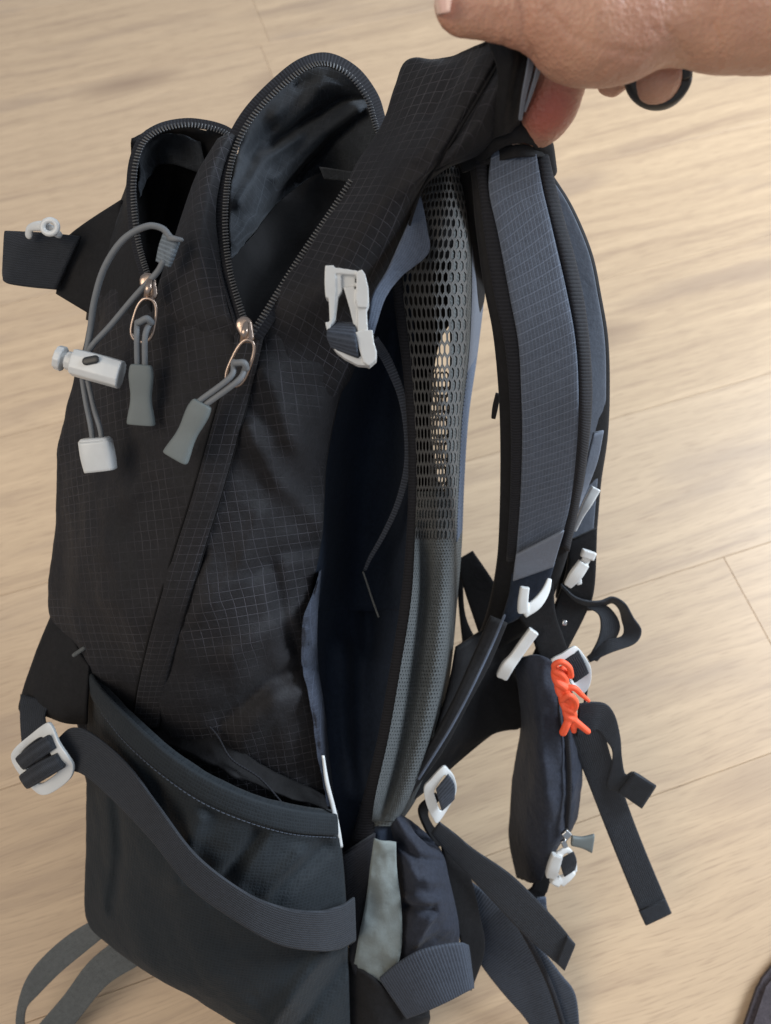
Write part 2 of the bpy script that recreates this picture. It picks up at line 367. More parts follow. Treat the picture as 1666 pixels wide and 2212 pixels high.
# --- middle panel between the two zips
mrows = [[(470,300,.045),(485,292,.04),(500,288,.04),(512,296,.045)],
 [(428,370,.04),(445,365,.03),(462,362,.028),(482,365,.035)],
 [(395,455,.025),(420,450,.012),(445,450,.010),(466,455,.02)],
 [(368,540,.012),(400,535,.0),(435,535,-.004),(474,545,.008)],
 drape([(340,620,0),(385,640,0),(430,650,0),(494,670,0)], bodyg, .0025), drape([(338,660,0),(385,690,0),(440,705,0),(524,725,0)], bodyg, .001), drape([(336,700,0),(385,730,0),(445,745,0),(520,750,0)], bodyg, -.006)]
patch('middle_panel', mrows, M['rip'], bp_, n=8, m=6, rot=R(-14), wrinkle=.0012, thick=.001)

# --- front pocket: outer fabric left of its zip, dark lining behind, zip tape
pocket = patch('front_pocket', [
 [(290,345,.080),(293,345,.065),(298,345,.055)],[(272,400,.085),(280,400,.065),(292,400,.048)],[(255,445,.095),(272,450,.06),(297,455,.042)],[(215,520,.095),(262,520,.052),(302,530,.032)],[(195,600,.09),(255,610,.045),(320,620,.016)],[(185,690,.085),(250,700,.04),(330,690,.010)]],
 M['blk'], bp_, n=6, m=6, wrinkle=.001, thick=.002)
patch('pocket_lining', [
 [(285,300,.075),(340,275,.08),(420,272,.08),(505,292,.07)],[(285,400,.085),(340,390,.11),(400,390,.11),(470,400,.075)],[(290,500,.075),(330,500,.10),(370,500,.10),(430,500,.05)],[(295,640,.05),(320,640,.06),(350,640,.06),(380,640,.03)]],
 M['dark'], bp_, n=8, m=8, wrinkle=.006, ws=40)
patch('lining_fold', [[(296,330,.07),(330,296,.07),(380,286,.075),(430,300,.078)],[(300,380,.078),(330,330,.085),(375,315,.088),(440,345,.080)],[(302,430,.078),(322,380,.088),(350,350,.095),(446,380,.085)]], M['lining'], pocket, n=6, m=6, wrinkle=.005, ws=60)
def zip_line(name, pts, outer, inner, parent, side, w=26, step=.0021, label=None):
    """tape beside the teeth, and the teeth themselves"""
    pts = np.array(pts, float); c = cr(pts, 10); W = P(c); t = np.gradient(c[:, :2], axis=0); t /= np.linalg.norm(t, axis=1)[:, None]; nr = np.stack([-t[:, 1], t[:, 0]], -1)*side
    A = pts.copy(); B = pts.copy(); tt = np.gradient(pts[:, :2], axis=0); tt /= np.linalg.norm(tt, axis=1)[:, None]; nn = np.stack([-tt[:, 1], tt[:, 0]], -1)*side
    B[:, :2] += nn*w; B[:, 2] += .004; A[:, :2] -= nn*3
    tape = ribbon(name, A, B, M['bind'], parent, thick=.0016, label=label)
    s = np.concatenate([[0], np.cumsum(np.linalg.norm(np.diff(W, axis=0), axis=1))]); geos = []
    for k, d in enumerate(np.arange(.001, s[-1], step)):
        p = np.array([np.interp(d, s, W[:, i]) for i in range(3)]); T = np.array([np.interp(d+.001, s, W[:, i]) for i in range(3)])-np.array([np.interp(d-.001, s, W[:, i]) for i in range(3)]); T /= np.linalg.norm(T)+1e-9
        X = np.cross(T, FW); X /= np.linalg.norm(X); p = p-FW*.0014
        geos.append(tube_world([p-X*.0013, p+X*.0013], np.array([.00062, .00062]), 6, 1, 2, True))
    multi('zip_teeth', geos, M['tooth'], tape, kind='stuff'); return tape
z1 = zip_line('zip_tape', [(508,302,.060),(480,286,.066),(445,276,.068),(400,272,.068),(350,282,.062),(315,305,.056),(297,345,.050),(290,400,.046),(292,460,.038),(302,530,.028),(322,600,.012)], 0, 0, bp_, 1, w=16)

# --- main compartment
main_tape = zip_line('zip_tape', [(826,312,.06),(810,268,.068),(793,215,.075),(755,165,.075),(705,140,.07),(660,150,.062),(605,192,.055),(550,250,.048),(515,310,.042),(496,375,.034),(488,450,.022),(489,520,.012),(499,590,.0),(517,655,-.012),(536,712,-.024)], 0, 0, bp_, 1, w=26)
ribbon('piping', *strip([(828,320,.065),(812,275,.075),(800,212,.08),(762,150,.08),(705,128,.075),(650,140,.068),(590,180,.06),(530,240,.052),(497,300,.046),(474,370,.038),(464,450,.026),(464,520,.014),(476,590,.0),(496,660,-.012),(518,722,-.022)], 9), M['bind'], main_tape, thick=.003, p=2)
right_tape = zip_line('zip_tape', [(760,390,.015),(722,450,.010),(681,510,.002),(641,570,-.006),(602,632,-.014),(566,690,-.022),(543,724,-.026)], 0, 0, bp_, -1, w=24)
patch('compartment_lining', [
 [(520,300,.08),(590,190,.09),(700,140,.095),(790,200,.09),(825,280,.08)],
 [(500,400,.06),(570,330,.09),(660,270,.10),(745,250,.10),(815,300,.085)],
 [(495,480,.05),(560,420,.08),(640,350,.105),(720,310,.11),(800,340,.09)],
 [(498,560,.045),(545,510,.085),(600,440,.12),(700,370,.13),(790,380,.10)]],
 M['lining'], bp_, n=12, m=12, rot=.3, wrinkle=.004, ws=30, folds=[([(590,310),(690,240),(740,210),(795,212)],11,-.014), ([(600,250),(700,180),(780,185)],20,.008), ([(600,385),(700,285),(770,240)],22,.009), ([(640,390),(720,300),(790,250)],10,-.012), ([(520,440),(570,350),(640,290)],16,.010), ([(560,470),(620,400),(680,340)],9,-.007), ([(540,330),(600,260),(660,200)],12,-.005), ([(640,180),(720,165),(770,190)],7,-.005), ([(505,520),(560,470),(600,420)],12,.008)])
patch('inner_wall', [[(690,360,.06),(730,366,.055),(770,372,.05)],[(700,385,.065),(735,388,.06),(765,395,.055)]], M['lining'], bp_, n=6, m=6)
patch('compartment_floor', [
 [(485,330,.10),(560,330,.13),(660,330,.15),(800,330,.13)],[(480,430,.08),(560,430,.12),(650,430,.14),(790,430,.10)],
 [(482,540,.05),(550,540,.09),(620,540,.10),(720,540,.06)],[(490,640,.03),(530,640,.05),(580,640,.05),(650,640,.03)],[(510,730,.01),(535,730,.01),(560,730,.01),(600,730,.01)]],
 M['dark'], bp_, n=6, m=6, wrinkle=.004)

# --- top yoke running up into the hand
yk = [
 [(1042,95,-.03),(1075,78,-.035),(1110,85,-.04),(1150,98,-.035),(1176,112,-.02)],
 [(955,125,.01),(1020,125,-.022),(1075,125,-.038),(1125,140,-.040),(1165,165,-.022)],
 [(880,130,.03),(950,165,-.005),(1030,190,-.035),(1085,205,-.040),(1140,230,-.025)],
 [(852,190,.03),(920,225,-.005),(1000,255,-.03),(1060,270,-.032),(1120,275,-.018)],
 [(825,268,.03),(885,300,-.008),(945,320,-.025),(1000,335,-.024),(1050,322,-.008)],
 [(772,350,.022),(835,380,-.012),(890,390,-.020),(930,375,-.018),(990,345,.005)],
 [(730,430,.012),(790,455,-.014),(845,455,-.016),(890,430,-.010),(918,395,.008)],
 [(668,525,.0),(735,545,-.018),(800,545,-.016),(850,515,-.006),(892,470,.012)],
 [(606,620,-.014),(680,640,-.022),(750,640,-.016),(810,605,-.002),(858,560,.02)],
 [(556,712,-.022),(630,740,-.017),(700,760,-.006),(765,740,.012),(812,670,.034)],
 [(536,790,-.012),(612,840,.0),(670,860,.012),(720,860,.026),(756,820,.045)]]
yk[-2] = drape(yk[-2], bodyg, .0015)[:3] + yk[-2][3:]; yk[-1] = drape(yk[-1], bodyg, -.008)[:3] + yk[-1][3:]
yoke = patch('top_yoke', yk, M['riptop'], bp_, n=10, m=12, rot=R(27), wrinkle=.0016, ws=30, thick=.004,
 folds=[([(1092,110),(1010,250),(950,350),(905,420),(880,500)],7,-.0045), ([(1050,110),(960,260),(900,340)],16,.003), ([(1110,130),(1040,260),(980,330)],18,.0035), ([(1000,140),(930,250)],14,-.003)])
tube('seam', [(1088,118,-.0415),(1040,200,-.037),(985,292,-.028),(948,352,-.020),(908,416,-.012),(880,500,-.004)], 3.2, M['dark'], yoke)
patch('handle_loop', [[(1055,92,-.045),(1110,84,-.055),(1172,108,-.045)],[(1075,150,-.05),(1115,150,-.055),(1150,160,-.045)],[(1070,230,-.04),(1105,230,-.045),(1132,235,-.035)],[(1050,300,-.02),(1085,290,-.03),(1120,280,-.02)]], M['blk'], yoke, n=8, m=8, wrinkle=.001, folds=[([(1130,100),(1110,200),(1100,260)],10,-.004)])
ribbon('loop_edge', [(1143,118,-.058),(1136,160,-.058),(1127,210,-.052),(1121,259,-.042)], [(1156,121,-.056),(1148,160,-.056),(1136,210,-.05),(1127,259,-.04)], M['patchm'], yoke, thick=.001)
ribbon('loop_edge', [(1164,120,-.057),(1156,160,-.056),(1143,205,-.051),(1132,240,-.045)], [(1175,124,-.054),(1164,162,-.054),(1148,208,-.049),(1134,242,-.043)], M['patchm'], yoke, thick=.001)

# --- band that covers the rest of the zip down the side
zcL = [(512,700,-.023),(498,780,-.028),(478,850,-.031),(458,920,-.033),(436,1000,-.034),(410,1090,-.032),(378,1190,-.028),(345,1300,-.022),(318,1400,-.010),(298,1490,.002),(286,1570,.01)]
zcR = [(575,705,-.024),(558,780,-.030),(540,850,-.033),(520,920,-.034),(498,1000,-.032),(472,1090,-.029),(440,1190,-.025),(408,1300,-.018),(378,1400,-.006),(356,1490,.006),(344,1570,.01)]
ribbon('zip_cover', drape(zcL, bodyg, .004), drape(zcR, bodyg, .003), M['rip'], bp_, thick=.003, p=3)
tube('seam', drape([(x-2, y, 0) for x, y, o in zcL[2:]], bodyg, .003), 3.2, M['dark'], bp_)
tube('seam', drape([(x+1, y, 0) for x, y, o in zcR[2:]], bodyg, .002), 2.2, M['dark'], bp_)

# --- left wing with its folded webbing and white hook
patch('side_wing', [[(262,430,.08),(266,500,.07),(262,600,.06),(235,700,.07)],[(170,490,.085),(185,540,.08),(190,600,.075),(200,682,.075)],[(125,528,.088),(125,560,.086),(125,600,.084),(120,634,.082)]], M['blk'], bp_, n=8, m=8, wrinkle=.001, thick=.003)
ribbon('webbing', [(14,498,.082),(60,500,.078),(110,503,.078),(175,510,.078)], [(9,600,.082),(15,612,.078),(60,620,.078),(122,626,.078)], M['web'], bp_, thick=.004)
hk = [tube_geo([(62,508,.07),(66,492,.068),(88,488,.066),(108,494,.066),(126,506,.068)], [9,9,12,11,9], flat=.6)]
a = np.linspace(0, 2*np.pi, 17)
hk.append(tube_geo(np.stack([108+16*np.cos(a), 490+15*np.sin(a), .062+0*a], -1), 7, n=1, flat=.8, caps=False))
moulded('hook', hk, M['white'], bp_, vox=.0007, it=2)

# --- right edge of the body: dark lit side wall, gusset and frame channel
patch('side_wall_upper', [
 [(850,540,.03),(875,520,.04),(890,520,.045),(905,520,.045)],[(795,660,.035),(820,640,.05),(850,630,.055),(885,630,.055)],
 [(760,760,.035),(800,740,.075),(850,720,.095),(895,720,.07)],[(698,900,.035),(770,890,.10),(840,880,.115),(900,880,.07)],[(684,1050,.035),(760,1050,.115),(830,1050,.12),(905,1050,.07)],
 [(676,1200,.035),(750,1200,.115),(820,1200,.12),(895,1200,.07)],[(654,1320,.034),(740,1320,.10),(810,1320,.11),(880,1320,.065)]], M['wallt'], bp_, n=8, m=8, wrinkle=.004, ws=22)
patch('side_wall', [
 [(670,1225,.045),(746,1225,.122),(815,1225,.126),(892,1225,.08)],[(654,1320,.034),(740,1320,.10),(810,1320,.11),(880,1320,.065)],[(658,1450,.034),(725,1450,.08),(785,1450,.09),(860,1450,.06)],
 [(671,1600,.034),(730,1600,.065),(775,1600,.075),(835,1600,.055)],[(691,1750,.036),(735,1750,.055),(770,1750,.06),(808,1750,.05)],[(735,1900,.04),(745,1900,.045),(765,1900,.05),(790,1900,.045)]],
 M['navy'], bp_, n=8, m=8, wrinkle=.005, ws=22, folds=[([(740,1400),(745,1550),(760,1700)],22,.012), ([(800,1100),(790,1250),(800,1400)],18,-.012)])
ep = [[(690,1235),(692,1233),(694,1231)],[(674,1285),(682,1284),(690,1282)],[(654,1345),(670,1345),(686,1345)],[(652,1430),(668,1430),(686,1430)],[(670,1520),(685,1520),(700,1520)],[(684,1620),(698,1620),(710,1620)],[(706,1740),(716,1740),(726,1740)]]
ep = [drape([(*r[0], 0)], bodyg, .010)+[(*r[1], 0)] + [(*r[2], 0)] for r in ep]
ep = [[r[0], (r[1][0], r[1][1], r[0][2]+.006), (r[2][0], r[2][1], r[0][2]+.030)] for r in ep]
patch('edge_lit_strip', ep, M['side'], bp_, n=10, m=8, wrinkle=.006, ws=70, thick=.002, folds=[([(630,1345),(690,1350)],5,-.004), ([(630,1440),(690,1446)],6,-.005), ([(640,1385),(690,1388)],8,.003), ([(660,1285),(690,1290)],5,-.003)])  # crinkled strip; window light on the body's turning edge is in its colour
ribbon('reflective_piping', [(696,1632,.010),(702,1690,.010),(714,1740,.012),(724,1790,.012),(733,1832,.016)], [(700,1632,.012),(711,1690,.012),(724,1740,.014),(735,1790,.014),(741,1828,.018)], M['white'], bp_, thick=.002, p=2)
ec = [(808,735,.03),(832,770,.048),(852,812,.054),(868,856,.058),(879,915,.060),(882,985,.062),(874,1040,.065),(855,1100,.07),(826,1160,.074),(800,1205,.078),(788,1232,.08)]
ribbon('loose_webbing', *strip(ec, [24,22,20,18,17,16,15,13,11,9,7]), M['bind2'], bp_, thick=.0022)
tube('thread', [(785,1236,.072),(794,1262,.07),(803,1290,.07),(818,1332,.068)], 2.2, M['webg'], bp_)
ribbon('frame_binding', [(845,600,.03),(858,700,.045),(872,800,.05),(880,900,.052),(884,1000,.054),(880,1150,.054),(866,1300,.05),(842,1450,.047),(815,1600,.045),(785,1720,.045),(755,1830,.045),(735,1920,.045)],
 [(868,590,.028),(885,700,.042),(897,800,.046),(903,900,.048),(905,1000,.05),(903,1150,.05),(893,1300,.046),(872,1450,.043),(846,1600,.041),(818,1720,.041),(808,1830,.041),(790,1920,.041)], M['bind'], bp_, thick=.006, p=2.5)

# --- suspended mesh back panel: real net above, closed air mesh lower down
back = np.array([
 [(918,372,.012),(940,365,.006),(965,360,.006),(990,362,.02),(1010,372,.04)],
 [(893,470,.02),(930,465,.008),(965,465,.008),(1003,470,.03),(1032,480,.075)],
 [(870,600,.03),(910,600,.012),(950,600,.010),(1000,600,.035),(1048,600,.10)],
 [(885,750,.04),(920,750,.02),(955,750,.018),(1000,750,.045),(1034,750,.11)],
 [(896,900,.045),(925,900,.026),(955,900,.024),(988,900,.05),(1013,900,.11)],
 [(900,1050,.047),(925,1050,.03),(952,1050,.028),(982,1050,.05),(1003,1050,.11)],
 [(896,1180,.032),(918,1180,.045),(945,1180,.036),(975,1180,.046),(998,1180,.110)],
 [(888,1300,.022),(912,1300,.046),(935,1300,.038),(965,1300,.042),(988,1300,.100)],
 [(866,1440,.016),(894,1440,.044),(918,1440,.038),(950,1440,.040),(975,1440,.090)],
 [(840,1590,.014),(868,1590,.042),(890,1590,.038),(920,1590,.040),(950,1590,.080)],
 [(812,1715,.016),(838,1715,.040),(855,1715,.036),(880,1715,.038),(905,1715,.070)],
 [(802,1785,.042),(815,1785,.036),(830,1785,.036),(845,1785,.04),(860,1785,.06)]], float)
g, V = patch('x', back, None, None, n=24, m=12, wrinkle=0, ret=True)
def bil(V, a, b):
    """a along rows 0..1, b across 0..1"""
    N, Mm = V.shape[:2]; y = a*(N-1); x = b*(Mm-1); i = np.clip(np.floor(y).astype(int), 0, N-2); j = np.clip(np.floor(x).astype(int), 0, Mm-2)
    fy = (y-i)[..., None]; fx = (x-j)[..., None]
    return V[i, j]*(1-fy)*(1-fx)+V[i+1, j]*fy*(1-fx)+V[i, j+1]*(1-fy)*fx+V[i+1, j+1]*fy*fx
def hexnet(V, a_lo, a_hi, b_lo, b_hi, na, nb, th=.0006, hole=.75, parent=None, name='net', mat='net'):
    """honeycomb net: each cell an elongated hexagonal hole with strands of real thickness"""
    VV, FF = [], []; da = (a_hi-a_lo)/na; db = (b_hi-b_lo)/nb
    hx = np.array([(-.5, .33), (0, .66), (.5, .33), (.5, -.33), (0, -.66), (-.5, -.33)])
    for i in range(na):
        for j in range(nb+1):
            cb = b_lo+(j+(.5 if i % 2 else 0))*db; ca = a_lo+(i+.5)*da
            o = np.stack([ca+hx[:, 1]*da, cb+hx[:, 0]*db], -1)
            inn = np.stack([ca+hx[:, 1]*da*hole, cb+hx[:, 0]*db*(hole-.08)], -1)
            o[:, 1] = np.clip(o[:, 1], b_lo, b_hi); inn[:, 1] = np.clip(inn[:, 1], b_lo, b_hi)
            po = bil(V, o[:, 0], o[:, 1]); pi = bil(V, inn[:, 0], inn[:, 1]); k = len(VV)
            VV += list(po) + list(pi-FW*.0004) + list(pi+FW*th)
            for q in range(6):
                r = (q+1) % 6; FF.append([k+q, k+r, k+6+r, k+6+q]); FF.append([k+6+q, k+6+r, k+12+r, k+12+q])
    VV = np.array(VV); return link(name, VV, FF, M[mat], parent, planar(VV, 0), kind='stuff', smooth=False)
# split: rows 0..~5.5 net, below closed
fr = 5.6/11
bm_rows = g[int(len(g)*fr)-12:].copy(); bm_rows[..., 2] += .0016
Vb = P(bm_rows); N_, M_ = Vb.shape[:2]
backp = link('back_panel', np.concatenate([Vb.reshape(-1, 3), (Vb+FW*.004).reshape(-1, 3)]), grid_faces(N_, M_)+grid_faces(N_, M_, N_*M_, True), M['airmesh'], bp_, np.concatenate([planar(Vb, R(8)).reshape(-1, 2)]*2))
hexnet(V, 0, .535, 0.0, .80, 34, 12, parent=bp_, name='back_net')
hexnet(V+FW*.014, .30, .62, .30, .80, 30, 9, parent=bp_, name='inner_net', hole=.62)
hexnet(V, .535, .985, 0.0, .84, 92, 17, parent=bp_, name='fine_net', hole=.42, mat='airnet')
def sheet(name, a, b, mat, dz):
    q = V[:int(len(g)*fr)+2, int(V.shape[1]*a):int(V.shape[1]*b)+1]+FW*dz; n_, m_ = q.shape[:2]
    return link(name, np.concatenate([q.reshape(-1, 3), (q+FW*.003).reshape(-1, 3)]), grid_faces(n_, m_)+grid_faces(n_, m_, n_*m_, True), mat, bp_, np.concatenate([planar(q, R(8)).reshape(-1, 2)]*2))
sheet('net_lining', .60, .86, M['airmesh'], .0015)
rb = sheet('ribbed_edge', .84, .999, M['strap2'], 0)
# diagonal ribs on that edge
geos = []
for k in range(46):
    a1 = .30+k*(.235/46)*(1+0); A = np.array([a1, a1-.012]); B = np.array([.79, .99])
    pts = bil(V, np.linspace(a1+.008, a1-.012, 5), np.linspace(.86, .985, 5))-FW*.0006
    geos.append(tube_world(pts, np.full(5, .0006), 5))
multi('edge_rib', geos, M['webl'], rb, kind='stuff')
patch('edge_shade_patch', [[(978,350,.022),(1002,345,.012),(1022,345,.006)],[(1002,440,.035),(1018,440,.03),(1030,440,.02)],[(1014,540,.055),(1030,545,.06),(1044,560,.06)],[(1020,610,.07),(1034,630,.08),(1048,640,.09)],[(1024,680,.09),(1028,690,.095),(1032,690,.10)]], M['blk'], bp_, n=8, m=6)  # black patch painted in for the shade along the net's upper right edge
# dark sheet well behind the net that hides all but a slot of floor
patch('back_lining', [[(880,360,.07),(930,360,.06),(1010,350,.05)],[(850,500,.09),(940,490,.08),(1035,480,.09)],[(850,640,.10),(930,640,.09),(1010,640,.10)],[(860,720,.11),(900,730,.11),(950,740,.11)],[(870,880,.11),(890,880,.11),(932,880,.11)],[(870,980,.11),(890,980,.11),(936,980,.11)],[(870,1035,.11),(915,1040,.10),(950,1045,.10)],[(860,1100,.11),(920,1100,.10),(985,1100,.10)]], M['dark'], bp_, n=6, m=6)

# --- shoulder straps
sL = [(1012,340,.0),(1020,400,.0),(1028,492,-.004),(1045,617,-.006),(1065,721,-.004),(1077,846,.008),(1081,971,.028),(1079,1117,.06),(1072,1221,.085),(1050,1330,.105),(1010,1430,.12)]
sR = [(1182,330,.0),(1196,390,-.002),(1216,471,-.006),(1247,575,-.010),(1265,679,-.010),(1276,783,-.004),(1278,888,.010),(1266,1013,.034),(1249,1096,.055),(1225,1200,.08),(1180,1330,.105)]
sR = sR[:11]
sstrap = ribbon('shoulder_strap', sL, sR, M['blk'], bp_, thick=.012, p=3, ns=14, label='near padded shoulder strap with ribbed slate mesh facing')
fL = [(1062,322,-.010),(1056,408,-.0105),(1076,504,-.016),(1101,638,-.019),(1120,742,-.017),(1126,846,-.008),(1128,950,.008),(1124,1075,.036),(1114,1210,.068)]
fR = [(1156,318,-.010),(1172,408,-.0115),(1188,475,-.016),(1226,638,-.021),(1244,742,-.019),(1250,846,-.010),(1248,950,.010),(1234,1075,.038),(1212,1165,.060)]
ribbon('mesh_face', fL, fR, M['strap'], sstrap, thick=.005, p=5, ns=12, n=12)
ribbon('binding', [(1026,345,-.004),(1036,420,-.008),(1046,504,-.013),(1068,638,-.015),(1090,742,-.014),(1100,846,-.004),(1104,950,.012),(1102,1075,.040),(1094,1210,.072)],
 [(1052,345,-.006),(1058,420,-.010),(1078,504,-.015),(1103,638,-.018),(1122,742,-.016),(1128,846,-.007),(1130,950,.009),(1126,1075,.037),(1116,1210,.069)], M['bind'], sstrap, thick=.004, p=2.5)
ribbon('binding', [(1154,325,-.006),(1178,445,-.012),(1208,555,-.017),(1230,655,-.019),(1246,760,-.017),(1250,865,-.008),(1246,970,.012),(1230,1096,.042),(1212,1180,.062)],
 [(1182,325,-.004),(1210,445,-.008),(1240,555,-.012),(1261,655,-.013),(1273,760,-.009),(1277,865,.002),(1267,980,.022),(1248,1096,.050),(1228,1190,.072)], M['bind'], sstrap, thick=.005, p=2.5)
tube('rolled_top', [(1020,345,.002),(1060,300,-.014),(1100,280,-.020),(1140,280,-.018),(1170,305,-.008),(1190,370,.002)], [24,32,32,30,26,16], M['blk'], sstrap, flat=.6)
patch('strap_root', [[(985,340,.03),(1050,262,.03),(1130,245,.03),(1186,300,.03)],[(1000,420,.04),(1060,380,.04),(1120,380,.04),(1190,380,.04)]], M['blk'], sstrap, n=6, m=6)
patch('dark_gathering', [[(990,345,.0),(1030,325,-.006),(1075,318,-.012),(1130,312,-.016),(1180,318,-.006)],[(1000,372,.0),(1040,358,-.008),(1085,345,-.013),(1130,338,-.0155),(1178,340,-.007)]], M['blk'], sstrap, n=6, m=6)
ribbon('slate_label', [(1115,1198,.055),(1111,1228,.062),(1108,1254,.068)], [(1219,1146,.045),(1207,1185,.055),(1196,1223,.064)], M['patchm'], sstrap, thick=.002, p=10)
ribbon('strap_end', [(1106,1240,.075),(1098,1290,.08),(1080,1350,.09)], [(1200,1215,.072),(1185,1260,.08),(1160,1310,.09)], M['navy'], sstrap, thick=.006, p=3)
# far strap
f2L = [(1165,375,.045),(1200,470,.045),(1228,580,.048),(1245,680,.052),(1255,780,.06),(1258,880,.072),(1250,1000,.092),(1232,1100,.11),(1215,1200,.12),(1200,1290,.13)]
f2R = [(1189,372,.045),(1236,446,.045),(1278,545,.048),(1298,640,.052),(1312,730,.06),(1315,830,.072),(1311,930,.09),(1298,1030,.108),(1288,1150,.12),(1272,1290,.13)]
s2 = ribbon('shoulder_strap', f2L, f2R, M['blk'], bp_, thick=.010, p=3, ns=12, label='far shoulder strap behind the near one')
ribbon('strap_face', [(x-2, y, o-.0065) for x, y, o in f2L[:9]], [(x-6, y, o-.0065) for x, y, o in f2R[:9]], M['strap2'], s2, thick=.002, p=5)
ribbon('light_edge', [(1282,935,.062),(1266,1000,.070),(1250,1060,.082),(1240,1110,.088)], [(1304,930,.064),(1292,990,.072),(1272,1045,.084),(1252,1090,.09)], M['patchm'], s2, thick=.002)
ribbon('webbing_tab', *strip([(1076,850,.02),(1070,880,.022),(1066,903,.024)], [10,12,9]), M['blk'], sstrap, thick=.003)

# --- hip belt, lower back
patch('hip_belt', [
 [(985,1400,.08),(1030,1370,.10),(1080,1345,.11),(1130,1360,.12)],[(965,1500,.07),(1020,1470,.09),(1080,1450,.105),(1130,1460,.12)],[(930,1600,.06),(1000,1580,.08),(1065,1555,.10),(1128,1568,.12)],[(880,1690,.055),(935,1660,.07),(990,1630,.085),(1060,1590,.11)],[(850,1752,.055),(870,1745,.06),(885,1735,.06),(905,1722,.07)]],
 M['blk'], bp_, n=8, m=8, wrinkle=.003, thick=.006)
ribbon('belt_binding', [(1060,1330,.07),(1020,1420,.065),(975,1520,.055),(920,1620,.05),(868,1700,.048),(838,1752,.048)], [(1096,1345,.075),(1058,1435,.068),(1012,1520,.06),(958,1620,.053),(900,1700,.05),(862,1750,.05)], M['blk'], bp_, thick=.005, p=3)
tube('light_piping', [(1090,1330,.066),(1060,1400,.062),(1016,1493,.052),(975,1570,.048),(935,1635,.045),(905,1682,.044)], 3, M['webl'], bp_)
ribbon('webbing', [(985,1212,.14),(1008,1290,.14),(1040,1385,.13)], [(1022,1190,.14),(1070,1262,.14),(1100,1330,.13)], M['blk'], bp_, thick=.003)
ribbon('webbing', [(985,1240,.15),(992,1320,.15),(1002,1420,.14)], [(1000,1230,.15),(1006,1330,.15),(1040,1400,.14)], M['blk'], bp_, thick=.003)

# --- stretch side pocket with hem
rim = [(188,1440),(222,1495),(285,1560),(360,1628),(450,1688),(540,1728),(630,1752),(728,1764)]
rowsP = [[(x, y, o) for (x, y), o in zip(rim, (.055,.025,.0,-.018,-.028,-.028,-.015,.012))],
 [(189,1560,.055),(235,1600,.02),(300,1660,-.008),(375,1722,-.024),(460,1775,-.033),(550,1800,-.032),(640,1812,-.018),(733,1815,.012)],
 [(187,1700,.055),(240,1720,.018),(305,1780,-.012),(385,1830,-.028),(470,1870,-.036),(560,1890,-.034),(650,1900,-.02),(742,1900,.012)],
 [(186,1860,.055),(240,1870,.018),(310,1900,-.012),(390,1940,-.028),(475,1970,-.035),(565,1990,-.033),(655,1995,-.02),(748,1995,.012)],
 [(187,1985,.055),(245,2040,.02),(315,2080,-.006),(395,2110,-.020),(480,2120,-.028),(570,2125,-.026),(660,2120,-.015),(752,2110,.014)],
 [(240,2042,.055),(330,2098,.028),(410,2150,.01),(470,2185,-.004),(540,2210,-.012),(610,2225,-.012),(680,2230,-.005),(756,2230,.018)],
 [(345,2110,.055),(430,2160,.035),(510,2210,.02),(570,2250,.01),(620,2290,.004),(680,2310,.004),(720,2320,.01),(760,2330,.022)],
 [(590,2232,.055),(620,2255,.045),(650,2290,.035),(680,2320,.03),(700,2340,.03),(720,2360,.03),(740,2370,.03),(765,2380,.03)]]
pk = patch('side_pocket', rowsP, M['stretch'], bp_, n=12, m=12, rot=.2, wrinkle=.002, ws=30, hull=.045,
 folds=[([(430,1770),(400,1850),(380,1900)],24,.009), ([(560,1800),(500,1880),(470,1930)],16,-.009), ([(700,1830),(620,1900),(560,1960)],18,-.009), ([(650,1850),(590,1920),(550,1970)],16,.009), ([(250,1720),(258,1850),(240,1960)],12,-.009), ([(700,2060),(640,2140),(580,2220)],18,.010), ([(745,2080),(690,2160),(640,2230)],16,-.009), ([(300,1620),(340,1700),(360,1780)],14,-.005)])
hemT = [(185,1436,.052),(222,1491,.021),(285,1555,-.004),(360,1622,-.022),(450,1682,-.032),(540,1722,-.032),(630,1746,-.019),(726,1758,.008)]
hemB = [(196,1500,.048),(222,1540,.021),(272,1602,-.004),(345,1668,-.022),(432,1728,-.033),(528,1770,-.034),(628,1798,-.021),(728,1806,.008)]
ribbon('hem', hemT, hemB, M['stretch'], pk, thick=.004, p=3, n=12)
st = cr([(x+1, y+4, o-.0035) for x, y, o in hemB], 9)
geos = []
W = P(st[8:]); sl = np.concatenate([[0], np.cumsum(np.linalg.norm(np.diff(W, axis=0), axis=1))])
for d in np.arange(0, sl[-1]-.002, .0034):
    p = [np.array([np.interp(d+e, sl, W[:, i]) for i in range(3)]) for e in (0, .0011, .0022)]; p[1] = p[1]-FW*.0004
    geos.append(tube_world(p, np.full(3, .00035), 5))
multi('stitching', geos, M['webr'], pk, kind='stuff')
patch('pocket_mouth', [[(200,1450,.06),(330,1520,.04),(440,1560,.022),(560,1650,.016),(700,1720,.022)],[(240,1540,.05),(340,1600,.024),(450,1650,.005),(560,1700,.004),(710,1750,.018)]], M['dark'], pk, n=10, m=10, wrinkle=.004, ws=60)
geo = tube_geo([(330,1532,.028),(400,1545,.016),(440,1560,.012),(470,1590,.008),(500,1640,.004),(560,1680,.002),(610,1735,.0)], 2.2); multi('lining_edge', [geo], M['bind'], pk)

